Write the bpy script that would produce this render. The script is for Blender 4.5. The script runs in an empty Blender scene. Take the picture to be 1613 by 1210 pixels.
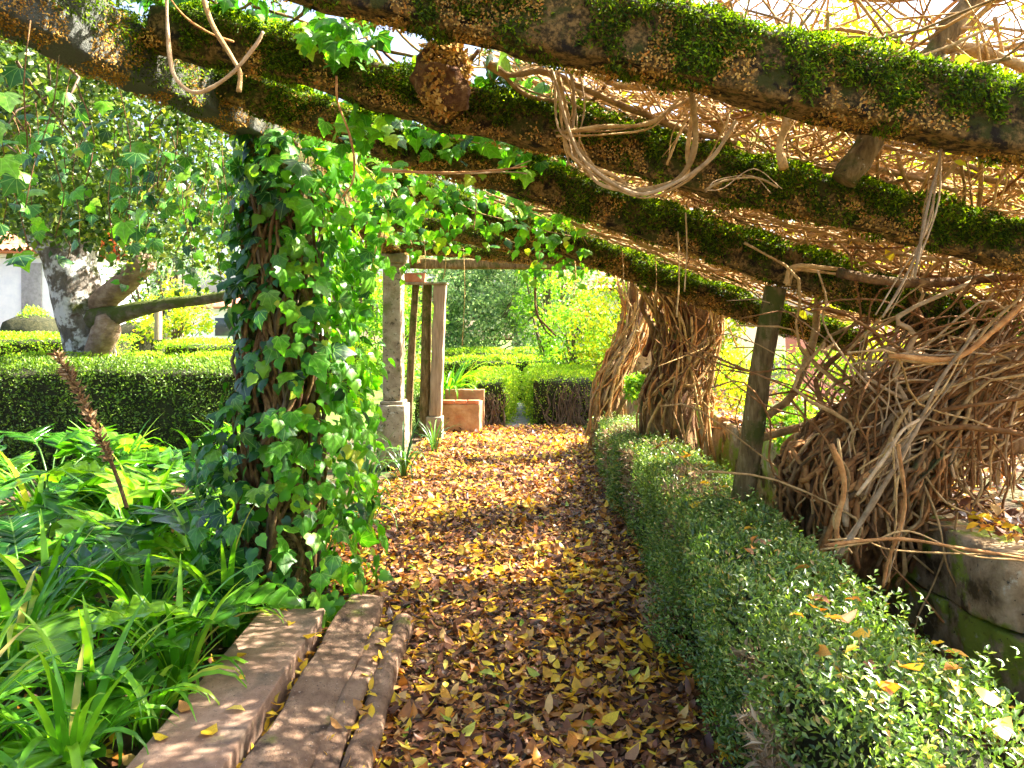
import bpy, math, random
import numpy as np
from mathutils import Matrix, Vector

random.seed(5)
rng = np.random.default_rng(11)
S = bpy.context.scene
COL = S.collection
R = math.radians

# ------------------------------------------------------------------ camera
EYE = 1.55
cam = bpy.data.cameras.new('camera')
cam_o = bpy.data.objects.new('camera', cam)
COL.objects.link(cam_o)
cam_o.location = (0, 0, EYE)
cam_o.rotation_euler = (R(90), 0, 0)
cam.sensor_width = 36.0
cam.lens = 36.0 * 1200 / 1613
cam.shift_x = -44.5 / 1613
cam.shift_y = -106 / 1613
cam.clip_start = 0.05
cam.clip_end = 2000
S.camera = cam_o

# ------------------------------------------------------------------ light
SUN = Vector((0.80, 0.30, 0.86)).normalized()
w = bpy.data.worlds.new('World'); S.world = w; w.use_nodes = True
nt = w.node_tree
bg = nt.nodes['Background']
sky = nt.nodes.new('ShaderNodeTexSky')
sky.sky_type = 'NISHITA'; sky.sun_disc = False
sky.sun_elevation = math.asin(SUN.z)
sky.sun_rotation = math.atan2(SUN.x, SUN.y)
sky.air_density = 0.8; sky.dust_density = 5.0; sky.ozone_density = 0.4
nt.links.new(sky.outputs[0], bg.inputs[0])
bg.inputs[1].default_value = 0.095
sl = bpy.data.lights.new('sun', 'SUN'); sl.energy = 5.0; sl.angle = R(0.5); sl.color = (1, 0.93, 0.82)
so = bpy.data.objects.new('sun', sl); COL.objects.link(so)
so.rotation_euler = SUN.to_track_quat('Z', 'Y').to_euler()
so.location = (10, 5, 12)
S.view_settings.view_transform = 'Standard'
S.view_settings.look = 'None'
S.view_settings.exposure = 2.9
S.view_settings.gamma = 1.0
S.view_settings.use_curve_mapping = False
S.render.engine = 'CYCLES'
S.cycles.use_denoising = True
S.cycles.max_bounces = 7
S.cycles.use_adaptive_sampling = True; S.cycles.adaptive_threshold = 0.02
S.cycles.transparent_max_bounces = 4
S.cycles.diffuse_bounces = 4
S.cycles.transmission_bounces = 4

# ------------------------------------------------------------------ helpers
def at(px, py, Y):
    return np.array(((px - 851) / 1200 * Y, Y, EYE - (py - 499) / 1200 * Y))

def nrm(a):
    a = np.asarray(a, float)
    return a / np.maximum(np.linalg.norm(a, axis=-1, keepdims=True), 1e-9)

class SinNoise:
    def __init__(self, seed, scale, octaves=3):
        r = np.random.default_rng(seed); self.k = []; a = 1.0; s = 1 / scale
        for o in range(octaves):
            for i in range(5):
                d = r.normal(size=3); d /= np.linalg.norm(d)
                self.k.append((d * s * r.uniform(.7, 1.4) * 2.2, r.uniform(0, 6.28), a))
            a *= .55; s *= 2.05
        self.n = sum(k[2] for k in self.k) * .5
    def __call__(self, P):
        P = np.asarray(P, float)
        return sum(a * np.sin(P @ d + p) for d, p, a in self.k) / self.n

def make_mesh(name, V, F, mat, smooth=False, sharp=None):
    """F: an (n,k) array or list of such arrays"""
    me = bpy.data.meshes.new(name)
    V = np.ascontiguousarray(V, dtype=np.float32)
    Fs = F if isinstance(F, (list, tuple)) else [F]
    Fs = [np.asarray(f, dtype=np.int32) for f in Fs if len(f)]
    loops = np.concatenate([f.ravel() for f in Fs])
    tot = np.concatenate([np.full(len(f), f.shape[1], np.int32) for f in Fs])
    start = np.concatenate(([0], np.cumsum(tot)[:-1])).astype(np.int32)
    me.vertices.add(len(V)); me.vertices.foreach_set('co', V.ravel())
    me.loops.add(len(loops)); me.loops.foreach_set('vertex_index', loops)
    me.polygons.add(len(tot)); me.polygons.foreach_set('loop_start', start)
    if smooth: me.polygons.foreach_set('use_smooth', np.ones(len(tot), bool))
    me.update(calc_edges=True)
    if sharp is not None:
        me.polygons.foreach_set('use_smooth', np.ones(len(tot), bool))
        me.set_sharp_from_angle(angle=R(sharp))
    for m in (mat if isinstance(mat, (list, tuple)) else [mat]):
        me.materials.append(m)
    return me

def link(name, me, parent=None, M=None):
    o = bpy.data.objects.new(name, me); COL.objects.link(o)
    if parent is not None: o.parent = parent
    if M is not None: o.matrix_basis = M
    return o

def tag(o, label=None, cat=None, group=None, kind=None):
    if label: o['label'] = label
    if cat: o['category'] = cat
    if group: o['group'] = group
    if kind: o['kind'] = kind
    return o

def thing(name, loc, label, cat, group=None):
    o = bpy.data.objects.new(name, None); COL.objects.link(o)
    o.location = tuple(map(float, loc)); o.empty_display_size = .1
    return tag(o, label, cat, group)

def wloc(p):
    l = np.zeros(3)
    while p is not None:
        l = l + np.array(p.location); p = p.parent
    return l

def part(name, V, F, mat, parent, smooth=False, sharp=None, kind=None, label=None):
    V = np.asarray(V, float) - wloc(parent)
    o = link(name, make_mesh(name, V, F, mat, smooth, sharp), parent)
    return tag(o, label=label, kind=kind)

def solo(name, V, F, mat, label=None, cat=None, group=None, kind=None, smooth=False, sharp=None, base=None):
    V = np.asarray(V, float)
    if base is None:
        base = np.array([*(V[:, :2].min(0) + V[:, :2].max(0)) / 2, V[:, 2].min()])
    o = link(name, make_mesh(name, V - base, F, mat, smooth, sharp)); o.location = tuple(base)
    return tag(o, label, cat, group, kind)

def catmull(P, n):
    P = np.asarray(P, float)
    if len(P) == 2: P = np.array([P[0], (P[0] + P[1]) / 2, P[1]])
    Q = np.vstack([2 * P[0] - P[1], P, 2 * P[-1] - P[-2]])
    out = []
    for i in range(1, len(Q) - 2):
        t = np.linspace(0, 1, n, endpoint=False)[:, None]
        a, b, c, d = Q[i - 1], Q[i], Q[i + 1], Q[i + 2]
        out.append(.5 * (2 * b + (c - a) * t + (2 * a - 5 * b + 4 * c - d) * t ** 2 + (3 * b - a - 3 * c + d) * t ** 3))
    out.append(P[-1:])
    return np.vstack(out)

def tube(P, r, sides=6, noise=None, amp=0, caps=True, flat=1.0):
    P = np.asarray(P, float); n = len(P)
    r = np.interp(np.linspace(0, 1, n), np.linspace(0, 1, len(np.atleast_1d(r))), np.atleast_1d(r)) if np.ndim(r) else np.full(n, r)
    T = nrm(np.gradient(P, axis=0))
    u = np.cross(T[0], [0, 0, 1.0]);
    if np.linalg.norm(u) < .1: u = np.cross(T[0], [1.0, 0, 0])
    U = [nrm(u)]
    for i in range(1, n):
        v = U[-1] - T[i] * (U[-1] @ T[i]); U.append(nrm(v))
    U = np.array(U); W = np.cross(T, U)
    a = np.linspace(0, 2 * np.pi, sides, endpoint=False)
    V = P[:, None] + r[:, None, None] * (np.cos(a)[None, :, None] * U[:, None] + flat * np.sin(a)[None, :, None] * W[:, None])
    V = V.reshape(-1, 3)
    if noise is not None:
        C = np.repeat(P, sides, 0); V = V + (V - C) * (noise(V) * amp)[:, None]
    i = np.arange(n - 1)[:, None] * sides; j = np.arange(sides)[None]; k = (j + 1) % sides
    F = np.stack([i + j, i + k, i + sides + k, i + sides + j], -1).reshape(-1, 4)
    Fs = [F]
    if caps:
        Fs.append(np.array([np.arange(sides)[::-1]])); Fs.append(np.array([np.arange(sides) + (n - 1) * sides]))
    return V, Fs

def merge(items):
    """items: list of (V, F or list of F) -> V, list of F by face size"""
    Vs = []; by = {}; off = 0
    for V, F in items:
        for f in (F if isinstance(F, (list, tuple)) else [F]):
            f = np.asarray(f)
            if len(f): by.setdefault(f.shape[1], []).append(f + off)
        Vs.append(V); off += len(V)
    return np.vstack(Vs), [np.vstack(v) for v in by.values()]

def rbox(half, r=.01, div=(4, 4, 4), noise=None, amp=0):
    """a box with rounded edges, optionally roughened"""
    h = np.array(half, float); r = min(r, h.min() * .95)
    Vs = []; Fs = []; off = 0
    def lin(n, hh):
        m = max(n, 1); t = np.linspace(-1, 1, m + 1) * (hh - r)
        return np.concatenate(([-hh], t, [hh]))
    for ax in range(3):
        b, c = [(1, 2), (2, 0), (0, 1)][ax]
        gb, gc = lin(div[b], h[b]), lin(div[c], h[c])
        for s in (-1, 1):
            B, Cc = np.meshgrid(gb, gc, indexing='ij'); P = np.zeros(B.shape + (3,))
            P[..., b] = B; P[..., c] = Cc; P[..., ax] = s * h[ax]
            nb, nc = B.shape
            idx = np.arange(nb * nc).reshape(nb, nc) + off
            q = np.stack([idx[:-1, :-1], idx[1:, :-1], idx[1:, 1:], idx[:-1, 1:]], -1).reshape(-1, 4)
            Fs.append(q if s > 0 else q[:, ::-1]); Vs.append(P.reshape(-1, 3)); off += nb * nc
    V = np.vstack(Vs); F = np.vstack(Fs)
    q = np.clip(V, -(h - r), h - r); d = V - q
    L = np.linalg.norm(d, axis=1, keepdims=True)
    V = q + np.where(L > 1e-9, d / np.maximum(L, 1e-9) * r, 0)
    key = np.round(V * 1e5).astype(np.int64)
    _, first, inv = np.unique(key, axis=0, return_index=True, return_inverse=True)
    V = V[first]; F = inv.ravel()[F]
    ok = np.array([len(set(f)) == 4 for f in F]); tri = F[~ok]; F = F[ok]
    T3 = []
    for f in tri:
        u = list(dict.fromkeys(f.tolist()))
        if len(u) == 3: T3.append(u)
    if noise is not None:
        n3 = np.stack([noise(V), noise(V + 7.3), noise(V - 4.1)], -1); V = V + n3 * amp
    return V, [F] + ([np.array(T3)] if T3 else [])

def place(V, origin, xdir, up=(0, 0, 1)):
    x = nrm(xdir); u = np.array(up, float); y = nrm(np.cross(u, x)); z = np.cross(x, y)
    return V @ np.stack([x, y, z]) + np.array(origin)

def box_between(p0, p1, wdt, hgt, r=.02, div=(40, 3, 3), noise=None, amp=0, up=(0, 0, 1)):
    p0 = np.array(p0, float); p1 = np.array(p1, float); L = np.linalg.norm(p1 - p0)
    V, F = rbox((L / 2, wdt / 2, hgt / 2), r, div, noise, amp)
    return place(V, (p0 + p1) / 2, p1 - p0, up), F

def scatter(tpl, pos, xdir, zdir, size, yscale=None):
    tv, tf = tpl; n = len(pos)
    x = nrm(xdir); z = np.asarray(zdir, float); z = z - x * np.sum(z * x, -1, keepdims=True)
    bad = np.linalg.norm(z, axis=1) < 1e-3
    z[bad] = np.cross(x[bad], [.3, .9, .2]); z = nrm(z); y = np.cross(z, x)
    size = np.broadcast_to(np.asarray(size, float), (n,))
    ys = np.ones(n) if yscale is None else yscale
    V = (tv[None, :, 0:1] * x[:, None] + tv[None, :, 1:2] * y[:, None] * ys[:, None, None] + tv[None, :, 2:3] * z[:, None]) * size[:, None, None] + pos[:, None]
    F = tf[None] + (np.arange(n) * len(tv))[:, None, None]
    return V.reshape(-1, 3), F.reshape(-1, tf.shape[1])

def rdir(n, up=0.0, r=None):
    r = r or rng
    d = r.normal(size=(n, 3)); d = nrm(d); d[:, 2] += up
    return nrm(d)

# ---- leaf templates: along +X from 0 to 1, face up +Z
def tpl_tiny(wd=.45, fold=.12, tip=-.1):
    return (np.array([[0, 0, 0], [.5, wd / 2, fold], [1, 0, tip], [.5, -wd / 2, fold]], float), np.array([[0, 2, 1], [0, 3, 2]]))

def tpl_oval(wd=.5, fold=.1, curl=-.25, seg=4, side=0.0, wave=0.0):
    V = []; F = []
    for i in range(seg + 1):
        t = i / seg; wv = wd / 2 * math.sin(math.pi * min(1, t ** .85)) ** .8 if 0 < i < seg else 0
        z = curl * (t - .35) ** 2; sy = side * t * t
        V += [(t, sy, z), (t, sy + wv, z + fold * wv * 2 + wave * math.sin(t * 9)), (t, sy - wv, z + fold * wv * 2 + wave * math.sin(t * 9 + 2))]
    for i in range(seg):
        a, b = i * 3, i * 3 + 3
        for (q, s) in ((1, 0), (2, 1)):
            tri = [[a, b, b + q], [a, b + q, a + q]]
            if i == 0: tri = tri[:1]
            if i == seg - 1: tri = [[a, b, a + q]]
            F += [t if s == 0 else t[::-1] for t in tri]
    return np.array(V, float), np.array(F)

def tpl_ivy(cup=-.25, lob=1.0, tw=0.0, tip=1.0):
    half = [(-.10, .16), (-.04, .40 * lob), (.14, .56 * lob), (.27, .40), (.45, .52 * lob), (.60, .25), (.80, .13)]
    pts = [(0, 0)] + half + [(tip, 0)] + [(x, -y * (1 - tw)) for x, y in half[::-1]]
    c = np.array([.32, 0])
    V = [(c[0], c[1], .05)] + [(x, y, cup * ((x - c[0]) ** 2 + y * y) + (.05 * tw * y)) for x, y in pts]
    n = len(pts); F = [[0, 1 + i, 1 + (i + 1) % n] for i in range(n)]
    return np.array(V, float), np.array(F)[:, ::-1]

def tpl_acanthus(seed):
    r = random.Random(seed)
    base_rows = [(0.0, .03), (.06, .05), (.10, .20), (.17, .27), (.19, .11), (.25, .30), (.33, .38), (.347, .15), (.42, .35), (.50, .43), (.517, .17),
            (.59, .36), (.68, .40), (.697, .15), (.76, .26), (.83, .27), (.847, .10), (.92, .14), (.97, .07), (1.0, 0.0)]
    V = []; F = []
    for i, (t, wv) in enumerate(base_rows):
        j = 1 + r.uniform(-.13, .13); z = .10 * math.sin(t * 2.6) - .30 * t * t
        wob = r.uniform(-.03, .03)
        tm = max(0, t - wv * .35)
        V += [(tm, 0, z), (t + .02, wv * j, z + .22 * wv + wob), (t + .02, -wv * (2 - j), z + .22 * wv - wob),
              (tm * .5 + t * .5, wv * .5 * j, z + .20 * wv), (tm * .5 + t * .5, -wv * .5 * (2 - j), z + .20 * wv)]
    for i in range(len(base_rows) - 1):
        a, b = i * 5, i * 5 + 5
        for (m, e, s) in ((3, 1, 0), (4, 2, 1)):
            q = [[a, b, b + m], [a, b + m, a + m], [a + m, b + m, b + e], [a + m, b + e, a + e]]
            F += q if s == 0 else [k[::-1] for k in q]
    # petiole back to the crown of the plant
    V = np.array(V, float); n = len(V)
    P = catmull(np.array([[-.75, 0, -.55], [-.5, 0, -.25], [-.2, 0, -.03], [.02, 0, 0.0]]), 3)
    pv, pf = tube(P, [.022, .014], 4, caps=False)
    pf = pf[0]; pt = np.vstack([pf[:, [0, 1, 2]], pf[:, [0, 2, 3]]])
    V = np.vstack([V, pv]); F = np.vstack([np.array(F), pt + n])
    V[:, 0] += .75; V[:, 2] += .55
    return V, F

def tpl_strap(arch=1.0, wd=.05, seg=9, twist=.3, droop=1.0):
    V = []; F = []
    a = math.radians(78); p = np.array([0., 0.]); st = 1 / seg
    for i in range(seg + 1):
        t = i / seg; ww = wd / 2 * (1 - t ** 3 * .97) * (.7 + .5 * min(1, t * 4) * .6)
        c = twist * t
        V += [(p[0], 0, p[1]), (p[0] - .0, ww * math.cos(c), p[1] + ww * (.5 + math.sin(c))), (p[0], -ww * math.cos(c), p[1] + ww * (.5 - math.sin(c)))]
        p = p + st * np.array([math.cos(a), math.sin(a)]); a -= arch * st * (.6 + 2.2 * t * droop)
    for i in range(seg):
        a0, b0 = i * 3, i * 3 + 3
        F += [[a0, b0, b0 + 1], [a0, b0 + 1, a0 + 1], [a0, a0 + 2, b0 + 2], [a0, b0 + 2, b0]]
    return np.array(V, float), np.array(F)

TINY = tpl_tiny(); TINYW = tpl_tiny(.6, .05, -.05); BLADE = tpl_tiny(.2, .03, -.2)
OVAL = tpl_oval(.48, .12, -.3, 3); IVY = tpl_ivy(); IVYS = tpl_ivy(-.35, .8, .15)

# ------------------------------------------------------------------ materials
MATS = {}
def new_mat(name):
    m = bpy.data.materials.new(name); m.use_nodes = True; m.node_tree.nodes.clear(); MATS[name] = m
    return m, m.node_tree.nodes, m.node_tree.links

def ramp(N, stops, mode='LINEAR'):
    r = N.new('ShaderNodeValToRGB'); e = r.color_ramp; e.interpolation = mode
    while len(e.elements) > len(stops): e.elements.remove(e.elements[-1])
    while len(e.elements) < len(stops): e.elements.new(.5)
    for el, (p, c) in zip(e.elements, stops):
        el.position = p; el.color = (*c, 1)
    return r

def leaf_mat(name, stops, trans=.35, rough=.42, spec=.35, tcol=(1.25, 1.35, .45), vein=None, mode='LINEAR', thick=6.0):
    m, N, L = new_mat(name)
    g = N.new('ShaderNodeNewGeometry'); oi = N.new('ShaderNodeObjectInfo')
    ad = N.new('ShaderNodeMath'); ad.operation = 'ADD'
    L.new(g.outputs['Random Per Island'], ad.inputs[0]); L.new(oi.outputs['Random'], ad.inputs[1])
    fr = N.new('ShaderNodeMath'); fr.operation = 'FRACT'; L.new(ad.outputs[0], fr.inputs[0])
    rp = ramp(N, stops, mode); L.new(fr.outputs[0], rp.inputs[0])
    tc = N.new('ShaderNodeTexCoord')
    nz = N.new('ShaderNodeTexNoise'); nz.inputs['Scale'].default_value = thick; nz.inputs['Detail'].default_value = 3
    L.new(tc.outputs['Object'], nz.inputs['Vector'])
    mr = N.new('ShaderNodeMapRange'); mr.inputs[1].default_value = .3; mr.inputs[2].default_value = .7
    mr.inputs[3].default_value = .72; mr.inputs[4].default_value = 1.25
    L.new(nz.outputs[0], mr.inputs[0])
    mx = N.new('ShaderNodeMix'); mx.data_type = 'RGBA'; mx.blend_type = 'MULTIPLY'; mx.inputs[0].default_value = 1
    L.new(rp.outputs[0], mx.inputs[6]); L.new(mr.outputs[0], mx.inputs[7])
    col = mx.outputs[2]
    if vein:      # pale veins in the leaf's own coordinates
        def mt(op, a, b=None):
            q = N.new('ShaderNodeMath'); q.operation = op
            for i_, v in enumerate((a, b)):
                if v is None: continue
                if isinstance(v, (int, float)): q.inputs[i_].default_value = v
                else: L.new(v, q.inputs[i_])
            return q.outputs[0]
        sp = N.new('ShaderNodeSeparateXYZ'); L.new(tc.outputs['Object'], sp.inputs[0]); x, y = sp.outputs[0], sp.outputs[1]; ay = mt('ABSOLUTE', y)
        if vein == 'ivy':
            a_ = mt('MULTIPLY', mt('ARCTAN2', y, mt('ADD', x, .06)), 1 / .62); f_ = mt('ABSOLUTE', mt('SUBTRACT', a_, mt('ROUND', a_)))
            dist = mt('MULTIPLY', f_, mt('ADD', mt('MULTIPLY', x, .62), .12)); line = mt('LESS_THAN', dist, .016)
        else:
            f_ = mt('FRACT', mt('MULTIPLY', mt('SUBTRACT', x, mt('MULTIPLY', ay, .55)), 6.0)); line = mt('MAXIMUM', mt('LESS_THAN', f_, .09), mt('LESS_THAN', ay, .012))
        mv = N.new('ShaderNodeMix'); mv.data_type = 'RGBA'; L.new(mt('MULTIPLY', line, .45 if vein == 'ivy' else .28), mv.inputs[0]); L.new(col, mv.inputs[6]); mv.inputs[7].default_value = (.30, .46, .12, 1); col = mv.outputs[2]
    b = N.new('ShaderNodeBsdfPrincipled'); L.new(col, b.inputs['Base Color'])
    b.inputs['Roughness'].default_value = rough; b.inputs['Specular IOR Level'].default_value = spec
    out = N.new('ShaderNodeOutputMaterial')
    if trans > 0:
        t = N.new('ShaderNodeBsdfTranslucent')
        m2 = N.new('ShaderNodeMix'); m2.data_type = 'RGBA'; m2.blend_type = 'MULTIPLY'; m2.inputs[0].default_value = 1
        L.new(col, m2.inputs[6]); m2.inputs[7].default_value = (*[c * 1.6 for c in tcol], 1)
        L.new(m2.outputs[2], t.inputs[0])
        ms = N.new('ShaderNodeMixShader'); ms.inputs[0].default_value = trans
        L.new(b.outputs[0], ms.inputs[1]); L.new(t.outputs[0], ms.inputs[2]); L.new(ms.outputs[0], out.inputs[0])
    else:
        L.new(b.outputs[0], out.inputs[0])
    return m

def rough_mat(name, stops, scale=6, detail=8, rough=.85, bump=.4, bscale=None, patches=(), stretch=(1, 1, 1), dist=.02, varobj=0.0, spec=.25):
    """noise-coloured solid; patches = (colour, scale, threshold, softness, up-bias)"""
    m, N, L = new_mat(name)
    tc = N.new('ShaderNodeTexCoord'); mp = N.new('ShaderNodeMapping'); mp.inputs['Scale'].default_value = stretch
    L.new(tc.outputs['Object'], mp.inputs[0])
    nz = N.new('ShaderNodeTexNoise'); nz.inputs['Scale'].default_value = scale; nz.inputs['Detail'].default_value = detail
    nz.inputs['Roughness'].default_value = .65
    L.new(mp.outputs[0], nz.inputs['Vector'])
    rp = ramp(N, stops); L.new(nz.outputs[0], rp.inputs[0]); col = rp.outputs[0]
    geo = N.new('ShaderNodeNewGeometry'); sx = N.new('ShaderNodeSeparateXYZ'); L.new(geo.outputs['Normal'], sx.inputs[0])
    for i, (c, sc, th, soft, up) in enumerate(patches):
        n2 = N.new('ShaderNodeTexNoise'); n2.inputs['Scale'].default_value = sc; n2.inputs['Detail'].default_value = 6
        n2.inputs['Roughness'].default_value = .6
        of = N.new('ShaderNodeVectorMath'); of.inputs[1].default_value = (3.1 * i + 5, 1.7 * i, 2.3 * i)
        L.new(tc.outputs['Object'], of.inputs[0]); L.new(of.outputs[0], n2.inputs['Vector'])
        ma = N.new('ShaderNodeMath'); ma.operation = 'MULTIPLY_ADD'; ma.inputs[1].default_value = up
        L.new(sx.outputs[2], ma.inputs[0]); L.new(n2.outputs[0], ma.inputs[2])
        mr = N.new('ShaderNodeMapRange'); mr.inputs[1].default_value = th - soft; mr.inputs[2].default_value = th + soft
        L.new(ma.outputs[0], mr.inputs[0])
        mx = N.new('ShaderNodeMix'); mx.data_type = 'RGBA'; L.new(mr.outputs[0], mx.inputs[0]); L.new(col, mx.inputs[6])
        mx.inputs[7].default_value = (*c, 1); col = mx.outputs[2]
    if varobj:
        oi = N.new('ShaderNodeObjectInfo'); mr = N.new('ShaderNodeMapRange'); mr.inputs[3].default_value = 1 - varobj; mr.inputs[4].default_value = 1 + varobj
        L.new(oi.outputs['Random'], mr.inputs[0])
        mx = N.new('ShaderNodeMix'); mx.data_type = 'RGBA'; mx.blend_type = 'MULTIPLY'; mx.inputs[0].default_value = 1
        L.new(col, mx.inputs[6]); L.new(mr.outputs[0], mx.inputs[7]); col = mx.outputs[2]
    b = N.new('ShaderNodeBsdfPrincipled'); L.new(col, b.inputs['Base Color']); b.inputs['Roughness'].default_value = rough
    b.inputs['Specular IOR Level'].default_value = spec
    if bump:
        n3 = N.new('ShaderNodeTexNoise'); n3.inputs['Scale'].default_value = bscale or scale * 4; n3.inputs['Detail'].default_value = 8
        n3.inputs['Roughness'].default_value = .7
        L.new(mp.outputs[0], n3.inputs['Vector'])
        bp = N.new('ShaderNodeBump'); bp.inputs['Strength'].default_value = bump; bp.inputs['Distance'].default_value = dist
        L.new(n3.outputs[0], bp.inputs['Height']); L.new(bp.outputs[0], b.inputs['Normal'])
    out = N.new('ShaderNodeOutputMaterial'); L.new(b.outputs[0], out.inputs[0])
    return m

M_soil = rough_mat('soil', [(.3, (.045, .028, .016)), (.5, (.10, .062, .033)), (.7, (.17, .11, .06))], 5, bump=.8, patches=[((.05, .09, .02), .8, .56, .08, 0)])
M_pathsoil = rough_mat('path_soil', [(.3, (.035, .020, .012)), (.5, (.08, .045, .025)), (.7, (.14, .085, .05))], 9, bump=.9)
M_lawn = rough_mat('lawn', [(.3, (.06, .12, .015)), (.5, (.12, .20, .03)), (.7, (.20, .27, .05))], 8, bump=.8)
M_beam = rough_mat('beam_concrete', [(.3, (.032, .022, .007)), (.46, (.11, .070, .018)), (.60, (.40, .24, .07))], 75, bump=1.0, bscale=90, dist=.04,
                   patches=[((.40, .24, .075), 26, .58, .05, -.05), ((.075, .080, .010), 14, .53, .06, .08), ((.025, .016, .007), 21, .58, .05, -.03)])
M_beamL = rough_mat('left_beam_concrete', [(.3, (.035, .030, .012)), (.5, (.12, .09, .035)), (.66, (.32, .23, .10))], 50, bump=1.0, bscale=70, dist=.03,
                    patches=[((.42, .28, .10), 10, .60, .05, 0), ((.03, .05, .012), 5, .55, .1, .05), ((.13, .135, .115), 3, .35, .2, -.35)])
M_concrete = rough_mat('pillar_concrete', [(.3, (.20, .145, .085)), (.5, (.37, .29, .19)), (.7, (.52, .43, .31))], 9, bump=.8, bscale=40,
                       patches=[((.10, .08, .045), 22, .61, .03, 0), ((.17, .17, .06), 4, .60, .1, 0), ((.56, .50, .40), 13, .64, .04, 0)])
M_wall = rough_mat('wall_stone', [(.3, (.17, .115, .055)), (.5, (.38, .28, .15)), (.7, (.56, .44, .27))], 12, bump=.9, bscale=36, varobj=.25,
                   patches=[((.26, .33, .04), 4.0, .54, .03, .02), ((.10, .07, .03), 5, .58, .04, -.05), ((.50, .24, .08), 6, .64, .03, 0), ((.50, .46, .32), 11, .64, .03, 0), ((.05, .045, .03), 40, .66, .03, 0)])
M_slab = rough_mat('granite_slab', [(.3, (.17, .098, .062)), (.5, (.28, .175, .115)), (.7, (.37, .245, .17))], 9, bump=.35, bscale=90, dist=.008,
                   patches=[((.13, .10, .07), 5, .60, .07, 0), ((.40, .30, .14), 7, .68, .06, 0), ((.10, .07, .055), 120, .64, .03, 0), ((.50, .42, .36), 150, .67, .03, 0)])
M_slab2 = rough_mat('weathered_slab', [(.3, (.11, .06, .036)), (.5, (.23, .14, .085)), (.7, (.36, .24, .155))], 8, bump=.8, bscale=45, dist=.02, stretch=(1.3, .8, 1.3),
                    patches=[((.16, .17, .03), 6, .66, .06, 0), ((.07, .045, .03), 7, .60, .05, 0), ((.08, .055, .04), 100, .64, .03, 0), ((.46, .37, .30), 120, .67, .03, 0)])
M_trunk = rough_mat('lichened_bark', [(.3, (.07, .055, .04)), (.5, (.17, .145, .115)), (.7, (.28, .25, .21))], 9, bump=1.0, bscale=22, dist=.05, stretch=(1, 1, .5),
                    patches=[((.68, .66, .62), 4.5, .52, .03, 0), ((.075, .085, .015), 2.6, .57, .05, .08), ((.10, .07, .04), 9, .60, .05, 0)])
M_limb = rough_mat('mossy_limb_bark', [(.3, (.06, .045, .03)), (.5, (.15, .115, .08)), (.7, (.27, .22, .17))], 9, bump=1.0, bscale=22, dist=.05, patches=[((.085, .11, .015), 3.5, .45, .07, .14)])
M_stub = rough_mat('peeling_bark', [(.3, (.12, .075, .045)), (.5, (.30, .20, .13)), (.7, (.48, .36, .26))], 7, bump=1.0, bscale=16, dist=.04, stretch=(1, 1, 1.5))
M_post = rough_mat('weathered_post', [(.3, (.09, .055, .020)), (.5, (.22, .15, .055)), (.7, (.40, .29, .13))], 14, bump=.9, bscale=60, stretch=(3, 3, .6),
                   patches=[((.09, .10, .015), 7, .55, .06, 0), ((.42, .38, .24), 45, .68, .02, 0), ((.04, .03, .015), 30, .66, .03, 0)])
M_postlight = rough_mat('bare_post', [(.3, (.22, .15, .09)), (.5, (.38, .27, .17)), (.7, (.52, .39, .26))], 8, bump=.5, bscale=40, stretch=(4, 4, .4))
M_terra = rough_mat('terracotta', [(.3, (.38, .12, .05)), (.5, (.52, .19, .09)), (.7, (.62, .28, .16))], 10, bump=.3)
M_render = rough_mat('planter_render', [(.3, (.22, .12, .055)), (.5, (.36, .21, .105)), (.7, (.48, .33, .19))], 5, bump=.4,
                     patches=[((.40, .15, .07), 4, .60, .08, 0), ((.12, .09, .06), 9, .66, .05, 0)])
def vine_bark(name, a, b, c):
    return rough_mat(name, [(.3, a), (.5, b), (.7, c)], 22, bump=1.0, bscale=70, dist=.012, varobj=.4)
M_vineO = vine_bark('orange_vine_bark', (.24, .10, .028), (.47, .215, .065), (.64, .36, .13))
M_vineT = vine_bark('tan_vine_bark', (.25, .14, .045), (.48, .30, .11), (.66, .45, .20))
M_vineG = vine_bark('pale_vine_bark', (.25, .16, .075), (.46, .31, .155), (.62, .45, .26))
M_vineD = rough_mat('gnarled_vine_bark', [(.3, (.06, .030, .012)), (.5, (.24, .13, .05)), (.7, (.45, .28, .12))], 18, bump=1.0, bscale=45, dist=.03, stretch=(1, 1, .5),
                    patches=[((.09, .025, .015), 3, .60, .06, -.1), ((.07, .08, .02), 4, .62, .06, .08)])
M_twig = rough_mat('hedge_twig', [(.3, (.06, .04, .025)), (.6, (.20, .14, .09))], 12, bump=0)
M_dry = leaf_mat('dry_seed', [(0, (.12, .06, .03)), (.5, (.27, .16, .08)), (1, (.42, .28, .16))], .15, .7, .1, (1, .9, .6))
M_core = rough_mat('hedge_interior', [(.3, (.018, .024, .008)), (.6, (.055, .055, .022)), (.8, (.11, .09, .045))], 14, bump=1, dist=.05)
M_white = rough_mat('white_plaster', [(.3, (.66, .68, .72)), (.6, (.80, .80, .80))], 3, bump=.1)
M_pink = rough_mat('pink_plaster', [(.3, (.56, .24, .24)), (.6, (.68, .34, .32))], 2, bump=.1)
M_greystone = rough_mat('grey_ashlar', [(.3, (.22, .21, .20)), (.6, (.36, .35, .34))], 6, bump=.3)
M_rooft = rough_mat('roof_tile', [(.3, (.36, .12, .06)), (.5, (.50, .20, .10)), (.7, (.60, .30, .18))], 6, bump=.3, varobj=.2)
M_red = rough_mat('red_awning', [(.3, (.50, .06, .07)), (.7, (.62, .10, .10))], 4, bump=0)
M_awhite = rough_mat('awning_white', [(.3, (.75, .72, .70)), (.7, (.82, .80, .78))], 4, bump=0)
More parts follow.
